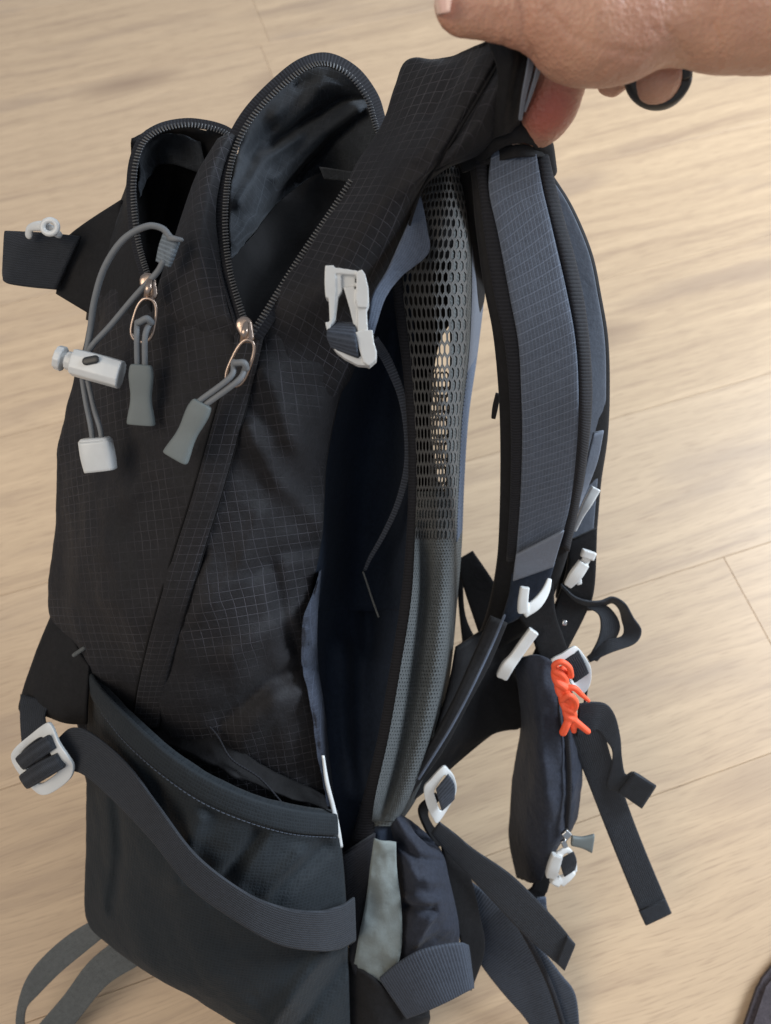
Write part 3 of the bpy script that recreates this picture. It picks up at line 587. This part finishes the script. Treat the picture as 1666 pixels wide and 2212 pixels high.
# --- compression strap across the pocket
cs_ = ribbon('compression_strap', [(120,1600,.02),(155,1572,.018),(200,1585,.010),(273,1647,-.012),(342,1739,-.036),(425,1847,-.048),(527,1925,-.052),(610,1959,-.046),(684,1968,-.034),(735,1956,-.018),(764,1938,-.004)],
 [(110,1668,.02),(140,1668,.018),(178,1672,.010),(238,1722,-.010),(325,1812,-.036),(412,1918,-.048),(520,1996,-.052),(601,2040,-.046),(674,2054,-.034),(728,2052,-.018),(767,2032,-.004)], M['web'], bp_, thick=.0022, n=12)
ribbon('strap_return', [(764,1938,-.002),(758,1946,.008),(742,1956,.014)], [(767,2032,-.002),(760,2040,.008),(744,2046,.014)], M['web'], cs_, thick=.002)
patch('strap_anchor', [[(118,1310,.07),(150,1360,.055),(168,1402,.045),(192,1440,.04)],[(78,1405,.068),(115,1440,.052),(150,1470,.042),(190,1490,.038)],[(42,1515,.066),(85,1530,.05),(135,1540,.042),(188,1545,.038)],[(42,1540,.066),(88,1545,.05),(140,1562,.044),(186,1566,.04)]], M['blk'], bp_, n=8, m=8, wrinkle=.0015, thick=.003)
ribbon('webbing', [(44,1500,.058),(44,1560,.045),(50,1625,.03),(62,1680,.03)], [(112,1518,.052),(98,1550,.042),(112,1600,.03),(118,1650,.03)], M['web'], bp_, thick=.002)
tube('bar_tack', [(160,1415,.038),(182,1400,.038)], 4.5, M['webg'], bp_)
ll = frame('ladder_buckle', [(98,1563,.014),(112,1570,.012),(126,1604,.006),(146,1634,.003),(158,1656,.006),(150,1684,.008),(114,1712,.010),(88,1718,.012),(66,1702,.014),(40,1672,.016),(23,1640,.018),(30,1618,.018),(62,1590,.018)],
 [(84,1594,.014),(94,1596,.012),(104,1620,.008),(118,1646,.006),(126,1662,.008),(118,1674,.010),(96,1690,.012),(82,1694,.013),(70,1684,.014),(54,1660,.016),(42,1642,.018),(46,1626,.018),(64,1608,.018)], .0035, bp_)
tube('webbing_fold', [(46,1648,.014),(78,1624,.008),(112,1602,.006)], [17,18,17], M['web'], ll, flat=.45, p=3.5, caps=False)
tube('webbing_fold', [(54,1688,.012),(92,1664,.005),(132,1642,.004)], [18,20,18], M['web'], ll, flat=.45, p=3.5, caps=False)
# --- grey haul loop at bottom left
ribbon('haul_loop', [(205,1985,.06),(150,2018,.06),(98,2062,.058),(58,2112,.056),(38,2172,.056),(36,2230,.058),(60,2290,.062),(110,2270,.064),(160,2215,.066),(230,2130,.066),(300,2085,.068)],
 [(232,2018,.06),(180,2060,.06),(132,2100,.058),(84,2148,.056),(58,2178,.056),(54,2215,.058),(66,2232,.062),(88,2208,.064),(138,2150,.066),(192,2078,.066),(262,2020,.068)], M['webg'], bp_, thick=.002, n=10)

# --- cord, toggle and cord end
cord = tube('draw_cord', [(186,800,.0),(186,770,.0),(195,715,.0),(204,650,-.003),(226,578,-.008),(266,518,-.012),(316,489,-.014),(350,493,-.014),(368,512,-.014)], 7, M['cord'], bp_, n=10)
tube('draw_cord', [(352,566,-.014),(338,590,-.012),(292,640,-.008),(240,702,-.004),(196,752,-.002),(190,790,.0)], 6.5, M['cord'], bp_, n=10)
tube('cord_knot', [(368,514,-.015),(380,516,-.016),(392,518,-.015)], [7,6,5], M['cord'], bp_)
tube('cord_keeper', [(372,510,-.012),(362,540,-.013),(353,570,-.012)], [20,20,17], M['keeper'], bp_, flat=.5, p=4, caps=False)
tube('draw_cord', [(178,820,.0),(186,870,-.004),(196,920,-.006),(202,965,-.008)], 6, M['cord'], bp_)
tube('draw_cord', [(190,825,.0),(202,880,-.003),(216,925,-.006),(222,965,-.008)], 6, M['cord'], bp_)
moulded('cord_toggle', [tube_geo([(162,783,-.010),(212,796,-.012),(262,810,-.012)], [30,31,31], flat=.9, p=3, caps=False),
 tube_geo([(146,778,-.009),(176,788,-.010)], [21,21], caps=False), ], M['white'], bp_, vox=.0006, it=3)
moulded('toggle_plunger', [tube_geo([(123,771,-.008),(138,776,-.008)], [27,28], caps=False), tube_geo([(136,775,-.008),(160,781,-.009)], [13,13])], M['white'], bp_, vox=.0006, it=1)
tube('toggle_hole', [(186,780,-.0185),(206,776,-.0185)], [9,9], M['blackr'], bp_, flat=.3)
ce = tube('cord_end', [(206,952,-.010),(212,985,-.010),(218,1016,-.010)], [34,35,33], M['white'], bp_, flat=.62, p=4.5, ns=24, n=6, caps=False)
tube('cord_end_cap', [(205,946,-.010),(206,952,-.010)], [29,34], M['white'], ce, flat=.62, p=4.5, ns=20, n=2, caps=False)

# --- zip sliders and pullers
def ellipse_ring(c0, c1, wd, o0, o1, r):
    a = np.linspace(0, 2*np.pi, 33); p0, p1 = np.array(c0, float), np.array(c1, float); d = p1-p0; L = np.linalg.norm(d)/2; d /= 2*L; n = np.array([-d[1], d[0]]); m = (p0+p1)/2
    ex = np.sign(np.cos(a))*np.abs(np.cos(a))**.7; ey = np.sign(np.sin(a))*np.abs(np.sin(a))**.8
    q = m + np.outer(ex*L, d) + np.outer(ey*wd*(1+.12*ex), n); o = (o0+o1)/2+(o1-o0)/2*ex
    return tube_geo(np.concatenate([q, o[:, None]], 1), r, n=1, ns=8, caps=False)
def zip_pull(s, ring0, ring1, wd, c0, c1, wid, o, ang=0):
    sl = moulded('zip_slider', [tube_geo([(s[0]-6, s[1]-14, o-.003), (s[0]+2, s[1]+12, o-.004)], [19, 14], flat=.45, p=3), tube_geo([(s[0]-2, s[1]-16, o-.008), (s[0]-6, s[1]+2, o-.011), (s[0]-10, s[1]+22, o-.008)], [7, 8, 7], flat=.7)], M['gold'], bp_, vox=.0005, it=2)
    multi('pull_ring', [ellipse_ring(ring0, ring1, wd, o-.010, o-.009, 3.6)], M['gold'], sl)
    r1 = np.array(ring1); c0_, c1_ = np.array(c0, float), np.array(c1, float); dd = (c1_-c0_)/np.linalg.norm(c1_-c0_); nn = np.array([-dd[1], dd[0]])
    m0 = np.array(ring0)*.45+r1*.55
    for sg_ in (-1, 1):
        tube('pull_cord', [(*(m0+nn*sg_*14), o-.010), (*(r1*.7+m0*.3+nn*sg_*9), o-.015), (*(c0_+nn*sg_*8), o-.012), (*(c0_+dd*12+nn*sg_*7), o-.012)], 6.5, M['cord'], sl)
    tube('pull_cord', [(*(m0-nn*16), o-.012), (*(m0-nn*6+dd*-8), o-.014), (*(m0+nn*10), o-.013)], 7.5, M['cord'], sl)
    t = np.linspace(0, 1, 7)[:, None]; cen = c0_+(c1_-c0_)*t; prof = np.array([.86, .93, .88, .80, .84, .98, 1.06])*wid; cen = np.concatenate([cen[:1], cen[0:1]+(cen[1:2]-cen[0:1])*.15, cen[1:-1], cen[-1:]-(cen[-1:]-cen[-2:-1])*.12, cen[-1:]]); prof = np.concatenate([[prof[0]*.62], prof[:1]*.94, prof[1:-1], prof[-1:], [prof[-1]*.78]])
    tube('rubber_grip', np.concatenate([cen, np.full((9, 1), o-.013)], 1), prof, M['rubber'], sl, flat=.42, p=4, ns=24, caps=False)
zip_pull((326, 622), (322, 645), (302, 738), 24, (305, 787), (305, 918), 28, -.004)
zip_pull((534, 716), (540, 735), (500, 832), 21, (438, 870), (378, 990), 27, -.034, 1)

def plate(pl, o, t):
    pl = np.array(pl, float); n = len(pl); f = P(np.concatenate([pl, np.full((n, 1), o)], 1)); V = np.concatenate([f, f+FW*t])
    F = [list(range(n)), list(range(n, 2*n))[::-1]]+[[(i+1) % n, i, i+n, (i+1) % n+n] for i in range(n)]; return V, F, np.zeros((2*n, 2))
# --- side release buckle in the middle
B = -.045
bk = [plate([(702,573),(721,572),(726,600),(726,629),(723,679),(717,700),(712,694),(710,644),(703,641),(701,611)], B, .008),
 plate([(718,576),(772,584),(772,594),(724,590)], B, .006), plate([(726,586),(737,590),(739,628),(731,640),(725,690),(718,702)], B+.001, .004),
 plate([(737,590),(768,588),(767,618),(756,626),(740,622)], B+.003, .004), plate([(742,620),(765,618),(774,664),(776,720),(768,718),(755,664)], B+.002, .004),
 plate([(770,586),(782,581),(789,591),(796,620),(797,653),(792,664),(773,663),(768,647),(770,606)], B-.002, .010), plate([(773,662),(792,662),(795,716),(772,716)], B, .007),
 plate([(767,717),(785,713),(805,712),(808,738),(814,759),(813,776),(797,790),(785,782),(776,753)], B-.003, .010),
 plate([(717,747),(726,750),(749,763),(779,770),(790,776),(797,790),(773,788),(744,773),(726,759)], B, .007), plate([(702,695),(715,695),(714,708),(707,716)], B, .007),
 plate([(707,700),(714,700),(728,752),(718,748)], B+.006, .004)]
bkl = moulded('side_release_buckle', bk, M['white'], bp_, vox=.00045, it=2)
ribbon('buckle_webbing', [(714,700,B+.006),(706,722,B-.001),(716,748,B+.002)], [(768,700,B+.004),(770,732,B-.004),(776,772,B-.001)], M['webr'], bkl, thick=.003, n=8)
ribbon('side_webbing', [(905,424,.004),(886,472,-.004),(858,535,-.010),(836,585,-.016),(806,636,-.026),(796,690,-.034),(790,715,-.036)],
 [(908,428,.006),(922,495,.002),(925,548,-.002),(866,598,-.010),(832,645,-.022),(814,700,-.034),(808,722,-.036)], M['webl'], bp_, thick=.002, n=12)

# --- plastic on strap ends
def bars(name, segs, vox=.0007, parent=bp_, it=2, mat='white'):
    return moulded(name, [tube_geo(p, r, flat=f, p=5, caps=False, ns=16) for p, r, f in segs], M[mat], parent, vox=vox, it=1)
bars('strap_adjuster', [([(1134,1268,.055),(1130,1300,.055),(1130,1322,.056)],[10,11,12],.8), ([(1130,1324,.056),(1158,1305,.058),(1178,1278,.062),(1188,1250,.066)],[12,12,9,5],.7)])
bars('strap_adjuster', [([(1154,1362,.075),(1132,1392,.075),(1112,1420,.075),(1096,1440,.075),(1084,1462,.077)],[12,12,12,14,13],.8)])
bars('strap_adjuster', [([(1288,1054,.072),(1270,1086,.072),(1256,1112,.074),(1241,1148,.078)],[11,10,7,4],.7)])
bars('strap_adjuster', [([(1274,1190,.085),(1268,1206,.085)],[16,15],.7), ([(1262,1216,.085),(1244,1242,.085),(1226,1266,.086)],[13,14,9],.7), ([(1246,1240,.086),(1252,1262,.088)],[8,6],.7), ([(1270,1204,.087),(1258,1222,.087)],[9,9],.6)])
ribbon('webbing', [(1228,1170,.095),(1222,1240,.098),(1190,1330,.10),(1150,1420,.10)], [(1290,1140,.095),(1284,1270,.10),(1262,1330,.11),(1210,1430,.11)], M['blk'], bp_, thick=.004)
ribbon('webbing', [(1100,1270,.085),(1120,1330,.088),(1150,1380,.09),(1170,1440,.095)], [(1195,1240,.085),(1200,1320,.09),(1215,1370,.095),(1232,1420,.10)], M['blk'], bp_, thick=.004)
bars('metal_stud', [([(1214,1344,.08),(1224,1346,.08)],[6,6],1)], mat='steel')
# webbing loop on the right
ribbon('webbing_loop', [(1212,1262,.092),(1240,1288,.094),(1270,1298,.096),(1298,1298,.098),(1324,1290,.10),(1350,1304,.102),(1368,1334,.102),(1386,1362,.100),(1372,1390,.098),(1320,1410,.098),(1274,1430,.10)],
 [(1222,1286,.112),(1244,1308,.114),(1270,1318,.116),(1298,1312,.118),(1322,1302,.122),(1338,1316,.122),(1344,1338,.118),(1348,1362,.110),(1340,1376,.106),(1310,1384,.106),(1268,1420,.108)], M['web'], bp_, thick=.002, n=10)
ribbon('webbing_loop', [(1262,1310,.105),(1292,1326,.105),(1298,1352,.105),(1292,1382,.105),(1272,1422,.106)], [(1284,1300,.110),(1316,1312,.110),(1338,1344,.110),(1332,1376,.110),(1290,1428,.110)], M['web'], bp_, thick=.002, n=10)
sb = frame('ladder_buckle', [(1190,1430,.07),(1216,1412,.07),(1240,1397,.072),(1252,1402,.074),(1268,1424,.077),(1278,1446,.078),(1276,1478,.08),(1262,1498,.08),(1246,1488,.078),(1220,1462,.074)],
 [(1202,1440,.07),(1220,1426,.07),(1240,1413,.072),(1246,1416,.074),(1256,1430,.077),(1262,1446,.078),(1256,1458,.079),(1244,1468,.079),(1236,1470,.078),(1222,1456,.074)], .004, bp_)
ribbon('buckle_webbing', [(1214,1426,.074),(1228,1450,.072),(1240,1474,.074)], [(1250,1404,.074),(1264,1432,.072),(1272,1452,.074)], M['web'], sb, thick=.003)
tube('thin_cord', [(1270,1430,.09),(1272,1460,.09),(1266,1500,.09),(1262,1530,.09)], 3, M['web'], bp_)
# orange cord
cl = cr([(1206,1446,.052),(1213,1478,.050),(1222,1508,.052),(1230,1535,.054),(1233,1556,.056)], 14)
def twist(ph, rad, turns):
    t_ = np.linspace(0, 1, len(cl)); a_ = ph+t_*turns*2*np.pi; q = cl.copy(); q[:, 0] += rad*(1-.35*t_)*np.cos(a_); q[:, 1] += 3*np.sin(2*a_); q[:, 2] += .004*np.sin(a_); return q
geos = [tube_geo(twist(ph, 10, 1.5), 9, n=1, ns=8) for ph in (0, 2.1, 4.2)]
geos += [tube_geo([(1200,1450,.05),(1198,1436,.046),(1214,1430,.044),(1230,1442,.046),(1234,1460,.05)], 7, ns=8), tube_geo([(1216,1488,.048),(1240,1486,.046),(1256,1500,.05),(1272,1514,.056)], [7,7,6,4], ns=8),
 tube_geo([(1230,1550,.052),(1224,1566,.052),(1217,1582,.054)], [8,9,9], ns=8), tube_geo([(1234,1550,.054),(1248,1562,.054),(1270,1580,.056)], [8,8,7], ns=8), tube_geo([(1232,1548,.055),(1238,1566,.055),(1240,1578,.057)], [7,8,7], ns=8),
 tube_geo([(1214,1512,.047),(1230,1502,.043),(1244,1516,.046),(1240,1532,.05),(1220,1530,.05)], 7, ns=8)]
moulded('orange_cord', geos, M['orange'], bp_, vox=.0006, it=1)

# --- hip pouch
pc = [(1118,1440,.10),(1165,1425,.075),(1205,1440,.08),(1235,1470,.10)]
pouch = patch('hip_pouch', [
 [(1112,1432,.105),(1140,1420,.08),(1170,1418,.072),(1200,1432,.075),(1222,1455,.09)],
 [(1122,1500,.11),(1148,1495,.075),(1178,1495,.062),(1212,1500,.068),(1240,1510,.09)],
 [(1126,1580,.12),(1150,1575,.075),(1180,1575,.060),(1222,1578,.066),(1252,1590,.09)],
 [(1112,1660,.13),(1145,1660,.08),(1182,1660,.060),(1228,1655,.066),(1258,1650,.09)],
 [(1104,1740,.14),(1140,1745,.09),(1182,1745,.064),(1226,1740,.068),(1254,1735,.09)],
 [(1102,1820,.14),(1138,1825,.095),(1178,1820,.072),(1218,1800,.074),(1240,1785,.09)],
 [(1116,1895,.14),(1140,1905,.105),(1165,1900,.09),(1188,1860,.085),(1205,1830,.095)]], M['pouch'], bp_, n=10, m=10, wrinkle=.004, ws=34, hull=.02,
 folds=[([(1216,1500),(1222,1600),(1226,1700),(1222,1790)],6,-.008), ([(1165,1560),(1172,1650),(1185,1760)],16,.005), ([(1140,1480),(1146,1600),(1138,1700)],10,-.005)])
tube('pouch_zip', [(1216,1470,.066),(1222,1560,.062),(1230,1650,.064),(1230,1730,.066),(1224,1800,.07)], 5, M['bind'], pouch)
zs = bars('zip_slider', [([(1218,1796,.06),(1230,1808,.06)],[9,9],.6), ([(1216,1815,.058),(1222,1830,.058)],[6,6],.8)], mat='steel')
ribbon('rubber_grip', [(1236,1806,.062),(1258,1808,.062),(1284,1802,.062)], [(1234,1826,.062),(1258,1832,.062),(1278,1842,.062)], M['rubber'], zs, thick=.004, p=4)
lb = bars('ladder_buckle', [([(1204,1846,.075),(1196,1872,.075),(1190,1892,.077)],[12,13,12],.8), ([(1194,1896,.077),(1210,1906,.077)],[12,11],.8), ([(1210,1906,.077),(1226,1894,.077),(1238,1882,.078)],[10,9,8],.8), ([(1206,1846,.077),(1226,1836,.078),(1240,1856,.079)],[7,6,6],.8), ([(1240,1856,.079),(1240,1882,.079)],[6,7],.8)])
ribbon('buckle_webbing', [(1208,1858,.074),(1214,1880,.072),(1218,1892,.074)], [(1240,1840,.074),(1246,1858,.072),(1242,1876,.074)], M['web'], lb, thick=.003)
ribbon('webbing', [(1160,1880,.10),(1150,1915,.10),(1138,1940,.10),(1180,2040,.09)], [(1196,1880,.10),(1184,1920,.10),(1178,1950,.10),(1215,2040,.09)], M['blk'], bp_, thick=.003)
ribbon('slate_webbing', [(1158,1940,.095),(1172,1962,.095)], [(1180,1938,.095),(1182,1975,.095)], M['webl'], bp_, thick=.002)
# --- long straps lower right
ribbon('webbing', [(1226,1580,.075),(1250,1640,.085),(1270,1690,.09),(1305,1780,.092),(1345,1880,.094),(1394,1998,.098)], [(1300,1560,.075),(1322,1640,.085),(1345,1705,.09),(1372,1780,.092),(1408,1870,.094),(1451,1971,.098)], M['web'], bp_, thick=.002, n=10)
ribbon('webbing_loop', [(1250,1520,.07),(1284,1516,.07),(1312,1522,.072),(1330,1548,.074),(1340,1590,.078),(1344,1635,.082),(1352,1672,.084),(1372,1668,.082),(1418,1697,.080)],
 [(1246,1590,.075),(1276,1580,.075),(1292,1578,.076),(1306,1596,.078),(1322,1620,.08),(1322,1650,.084),(1312,1700,.088),(1340,1712,.088),(1386,1746,.086)], M['web'], bp_, thick=.002, n=10)
# lower centre
lk = frame('ladder_buckle', [(957,1657,.045),(970,1664,.047),(983,1682,.05),(986,1712,.052),(968,1748,.052),(946,1779,.05),(936,1770,.048),(922,1740,.046),(916,1704,.045),(930,1685,.045)],
 [(960,1676,.045),(966,1680,.047),(974,1692,.05),(975,1712,.052),(962,1738,.052),(953,1752,.05),(948,1748,.048),(943,1732,.046),(938,1712,.045),(946,1696,.045)], .004, bp_)
ribbon('buckle_webbing', [(942,1704,.044),(948,1730,.042),(954,1750,.044)], [(968,1672,.044),(982,1694,.042),(982,1724,.044)], M['webr'], lk, thick=.003)
ribbon('webbing', [(940,1715,.058),(905,1745,.065),(918,1790,.068),(942,1830,.07)], [(952,1725,.062),(925,1750,.072),(932,1780,.075),(968,1820,.078)], M['blk'], bp_, thick=.003)
ribbon('webbing', [(950,1776,.052),(985,1802,.055),(1025,1835,.055),(1109,1893,.055),(1194,1979,.06),(1243,2039,.064)], [(932,1800,.055),(962,1838,.058),(1003,1882,.058),(1067,1950,.058),(1130,2017,.062),(1219,2096,.066)], M['web'], bp_, thick=.002, n=10)
ribbon('webbing', [(1012,1900,.075),(1090,1960,.075),(1150,2025,.075),(1211,2102,.075),(1244,2150,.075),(1254,2240,.075)], [(975,1990,.08),(1010,2040,.08),(1050,2100,.08),(1090,2150,.08),(1130,2195,.08),(1160,2240,.08)], M['webr'], bp_, thick=.003, n=10)
tube('webbing_edge', [(1100,1965,.07),(1140,2030,.07),(1185,2120,.07),(1215,2210,.07),(1218,2240,.07)], 6, M['bind'], bp_)
ribbon('webbing', [(952,1815,.062),(968,1900,.06),(985,1990,.058),(996,2050,.058),(990,2130,.06)], [(985,1850,.07),(1015,1890,.066),(1036,1975,.064),(1047,2050,.064),(1018,2138,.066)], M['blk'], bp_, thick=.003)
patch('lower_bag', [
 [(838,1770,.045),(860,1768,.04),(885,1785,.045),(905,1820,.055)],[(848,1815,.045),(885,1822,.03),(920,1830,.035),(955,1846,.055)],[(850,1900,.045),(895,1900,.02),(940,1900,.03),(972,1905,.055)],[(852,1980,.045),(900,1985,.02),(950,1985,.028),(990,1985,.055)],[(835,2060,.045),(885,2055,.025),(940,2045,.03),(992,2040,.055)],[(812,2125,.045),(860,2125,.035),(920,2110,.038),(985,2090,.055)]], M['pouch'], bp_, n=10, m=10, wrinkle=.004, ws=40, hull=.03,
 folds=[([(860,1815),(900,1850),(950,1860)],8,-.006), ([(880,1940),(930,1945),(960,1940)],7,.008), ([(880,1960),(940,1965)],8,-.008), ([(900,2040),(925,1990),(950,1960)],8,.005), ([(855,1830),(900,1900),(960,1900)],10,.004)])
patch('pale_panel_top', [[(775,1740,.05),(810,1745,.044),(860,1750,.05)],[(790,1822,.046),(820,1828,.036),(862,1832,.044)]], M['navy'], bp_, n=6, m=6)
patch('pale_panel', [[(808,1812,.022),(832,1816,.021),(856,1818,.024)],[(800,1870,.020),(830,1872,.019),(858,1880,.022)],[(790,1950,.019),(830,1950,.018),(868,1970,.022)],[(774,2030,.019),(822,2040,.019),(866,2055,.022)],[(762,2100,.024),(800,2124,.022),(842,2136,.026)]], M['foam'], bp_, n=8, m=6, wrinkle=.0025, ws=70)
ribbon('frame_tail', [(735,1850,.03),(742,1930,.028),(750,2010,.026),(760,2090,.026),(790,2150,.03)], [(812,1800,.034),(803,1880,.03),(792,1960,.026),(780,2040,.026),(815,2120,.03)], M['bind'], bp_, thick=.006, p=3)
ribbon('webbing', [(820,2112,.02),(862,2078,.015),(915,2050,.014),(988,2036,.02),(1010,2040,.03)], [(880,2200,.02),(920,2185,.015),(965,2165,.014),(1012,2140,.02),(1022,2136,.03)], M['webr'], bp_, thick=.003, n=10)
patch('bottom_panel', [[(745,2080,.03),(780,2095,.022),(815,2118,.02),(850,2150,.025)],[(748,2160,.028),(800,2170,.02),(850,2180,.02),(900,2190,.03)],[(750,2260,.03),(805,2260,.02),(860,2250,.02),(930,2200,.035)],[(750,2330,.035),(805,2330,.028),(850,2310,.03),(900,2280,.04)]], M['blk'], bp_, n=8, m=8, wrinkle=.003, thick=.02)
tube('zip_end', [(842,1756,.06),(856,1748,.058),(862,1756,.058)], [7,8,6], M['steel'], bp_)

for E in ([(1370,1668,.079),(1418,1697,.077)], [(1336,1711,.085),(1386,1746,.083)]), ([(1380,1968,.095),(1394,1998,.095)], [(1437,1941,.095),(1451,1971,.095)]), ([(1226,2020,.061),(1243,2039,.061)], [(1202,2080,.063),(1219,2096,.063)]):
    ribbon('folded_end', E[0], E[1], M['web'], bp_, thick=.003)
# ------------------------------------------------------------------ hand
def skin():
    nt = NT('skin'); oc = nt.n('ShaderNodeTexCoord').outputs['Object']
    n1 = nt.noise(oc, 22, 4); n2 = nt.noise(oc, 240, 4, .7)
    n3 = nt.noise(oc, 60, 5, .7); n1 = nt.math('ADD', nt.math('MULTIPLY', nt.math('SUBTRACT', n1, .5), 2.4), .5); c = nt.mix(n1, (.42, .205, .145), (.66, .385, .26)); c = nt.mix(nt.math('MULTIPLY', n3, .5), c, (.42, .215, .13)); c = nt.mix(nt.math('MULTIPLY', n2, .4), c, (.36, .17, .11))
    at = nt.n('ShaderNodeAttribute', attribute_name='flush'); c = nt.mix(at.outputs['Fac'], c, (.34, .085, .06))
    nt.l(c, nt.b.inputs['Base Color']); nt.b.inputs['Roughness'].default_value = .47; nt.b.inputs['Subsurface Weight'].default_value = .12; nt.b.inputs['Subsurface Scale'].default_value = .004
    bp = nt.n('ShaderNodeBump'); bp.inputs['Strength'].default_value = .6; bp.inputs['Distance'].default_value = .0006
    vor = nt.n('ShaderNodeTexVoronoi'); vor.inputs['Scale'].default_value = 520; nt.l(oc, vor.inputs['Vector'])
    nt.l(nt.math('ADD', vor.outputs[0], n2), bp.inputs['Height']); nt.l(bp.outputs[0], nt.b.inputs['Normal']); return nt.m
person = empty('person', P([1450, 40, -.06]).tolist(), 'person whose bare hand with a black ring grips the pack by its top strap', 'person')
D = -.07
h = [tube_geo([(1004,10,D),(1050,8,D),(1110,14,D),(1180,25,D),(1260,45,D),(1350,40,D)], [68,70,80,95,112,110], ns=24, flat=.85),   # thumb to thenar
 tube_geo([(1200,20,D),(1262,50,D),(1330,55,D),(1420,25,D),(1500,20,D),(1560,22,D),(1640,20,D),(1760,10,D),(1900,0,D)], [105,122,118,110,112,122,126,132,140], ns=24),  # palm edge and wrist
 tube_geo([(1280,-60,D+.02),(1400,-80,D+.02),(1560,-80,D+.01),(1760,-60,D),(1900,-60,D)], [130,150,150,150,150], ns=20),
 tube_geo([(1380,40,D+.03),(1290,70,D+.04),(1215,120,D+.047),(1206,175,D+.046),(1182,226,D+.050),(1162,258,D+.058),(1132,276,D+.074)], [66,62,60,63,66,58,42], ns=18),  # index finger behind the strap
 tube_geo([(1440,30,D+.04),(1360,110,D+.05),(1330,152,D+.05),(1322,170,D+.045)], [64,56,46,36], ns=18),   # middle finger
 tube_geo([(1500,20,D+.05),(1450,90,D+.055),(1422,150,D+.042),(1418,164,D+.024)], [64,62,60,59], ns=18),  # ring finger
 tube_geo([(1580,20,D+.05),(1530,80,D+.06),(1500,112,D+.06)], [58,48,36], ns=16)]  # little finger
hand = moulded('hand', h, skin(), person, vox=.0013, it=14)
me = hand.data; _co = np.zeros(len(me.vertices)*3); me.vertices.foreach_get('co', _co); _co = _co.reshape(-1, 3); _no = np.array([v.normal[:] for v in me.vertices])
_w = _co+ORG['hand']; _r = _w-CAM; _dd = _r @ FW; _px = 833+1666*(_r @ RT)/_dd; _py = 1106-1666*(_r @ UP)/_dd; dsp = np.zeros(len(_co))
for k in range(len(_co)):
    p_ = Vector(_w[k]); dsp[k] =   .0008*noise.noise(p_*60)+.00028*noise.noise(p_*170)+.0002*noise.noise(p_*420)
for pl, wd, am in [([(1075,40),(1092,66),(1088,95)],5,.0007), ([(1098,30),(1108,62),(1104,90)],4,.0006), ([(1060,20),(1072,50),(1066,82)],4,.0005), ([(1120,-20),(1135,30),(1130,80),(1150,120)],7,.0009),
 ([(1180,20),(1230,70),(1290,100),(1360,110)],9,.0006), ([(1440,60),(1470,95),(1490,130)],8,.0009), ([(1410,60),(1450,100),(1470,132)],6,.0006), ([(1540,50),(1560,100),(1552,140)],6,.0007), ([(1280,172),(1310,140),(1345,120),(1400,112)],6,.0005)]:
    dsp -= 1.0*am*np.exp(-(seg_dist(_px, _py, pl)/wd)**2)
me.vertices.foreach_set('co', (_co+_no*dsp[:, None]).ravel()); at = me.attributes.new('flush', 'FLOAT', 'POINT')
co = np.zeros(len(me.vertices)*3); me.vertices.foreach_get('co', co); co = co.reshape(-1, 3)+ORG['hand']
tip = P([1185, 245, D+.035]); thumb = P([960, 40, D])
f = .95*np.exp(-(np.linalg.norm(co-tip, axis=1)/.017)**4) + .25*np.exp(-(np.linalg.norm(co-thumb, axis=1)/.010)**2)
at.data.foreach_set('value', f.astype(np.float32))
patch('thumbnail', [[(944,-30,D-.004),(952,-30,D-.012),(966,-30,D-.0145),(980,-30,D-.0155)],[(940,0,D-.004),(948,0,D-.012),(962,0,D-.0145),(976,0,D-.0155)],[(944,30,D-.004),(952,28,D-.012),(962,26,D-.0145),(972,24,D-.0155)]], plain('nail', (.72, .47, .40), .25), person, n=6, m=6, wrinkle=0, thick=.001)
a = np.linspace(0, 2*np.pi, 49); 
patch('fingernail', [[(1482,140,D+.03),(1490,140,D+.028),(1496,144,D+.032)],[(1480,158,D+.03),(1490,158,D+.027),(1496,158,D+.032)],[(1478,176,D+.03),(1486,176,D+.028),(1491,172,D+.032)]], bpy.data.materials['nail'], person, n=5, m=5, wrinkle=0, thick=.001)
ring = multi('ring', [tube_geo(np.stack([1422+56*np.cos(a), 166+54*np.sin(a), D+.022+.004*np.sin(a)], -1), 15, n=1, ns=12, flat=1.2, p=3, caps=False)], M['blackr'], person)

# ------------------------------------------------------------------ dark rug corner lower right
def fpt(x, y, z=0.): p = onfloor(x, y); return [p[0], p[1], z]
cs4 = [fpt(1560, 2330, .0), fpt(1632, 2120, .0), fpt(1720, 2010, .0), fpt(2100, 1900, 0), fpt(2100, 2500, 0)]
bm = bmesh.new(); vs = [bm.verts.new(c) for c in cs4]; fc = bm.faces.new(vs)
ex = bmesh.ops.extrude_face_region(bm, geom=[fc]); 
for v in [e for e in ex['geom'] if isinstance(e, bmesh.types.BMVert)]: v.co.z += .012
bmesh.ops.recalc_face_normals(bm, faces=bm.faces); bmesh.ops.bevel(bm, geom=[e for e in bm.edges], offset=.004, segments=3, affect='EDGES')
me = bpy.data.meshes.new('rug'); bm.to_mesh(me); bm.free(); me.materials.append(cloth('rug_pile', (.055, .045, .05), mott=.7, bump=1.))
rg = bpy.data.objects.new('rug', me); C.objects.link(rg); rg['label'] = 'dark textured rug corner lying on the floor at the bottom right'; rg['category'] = 'rug'
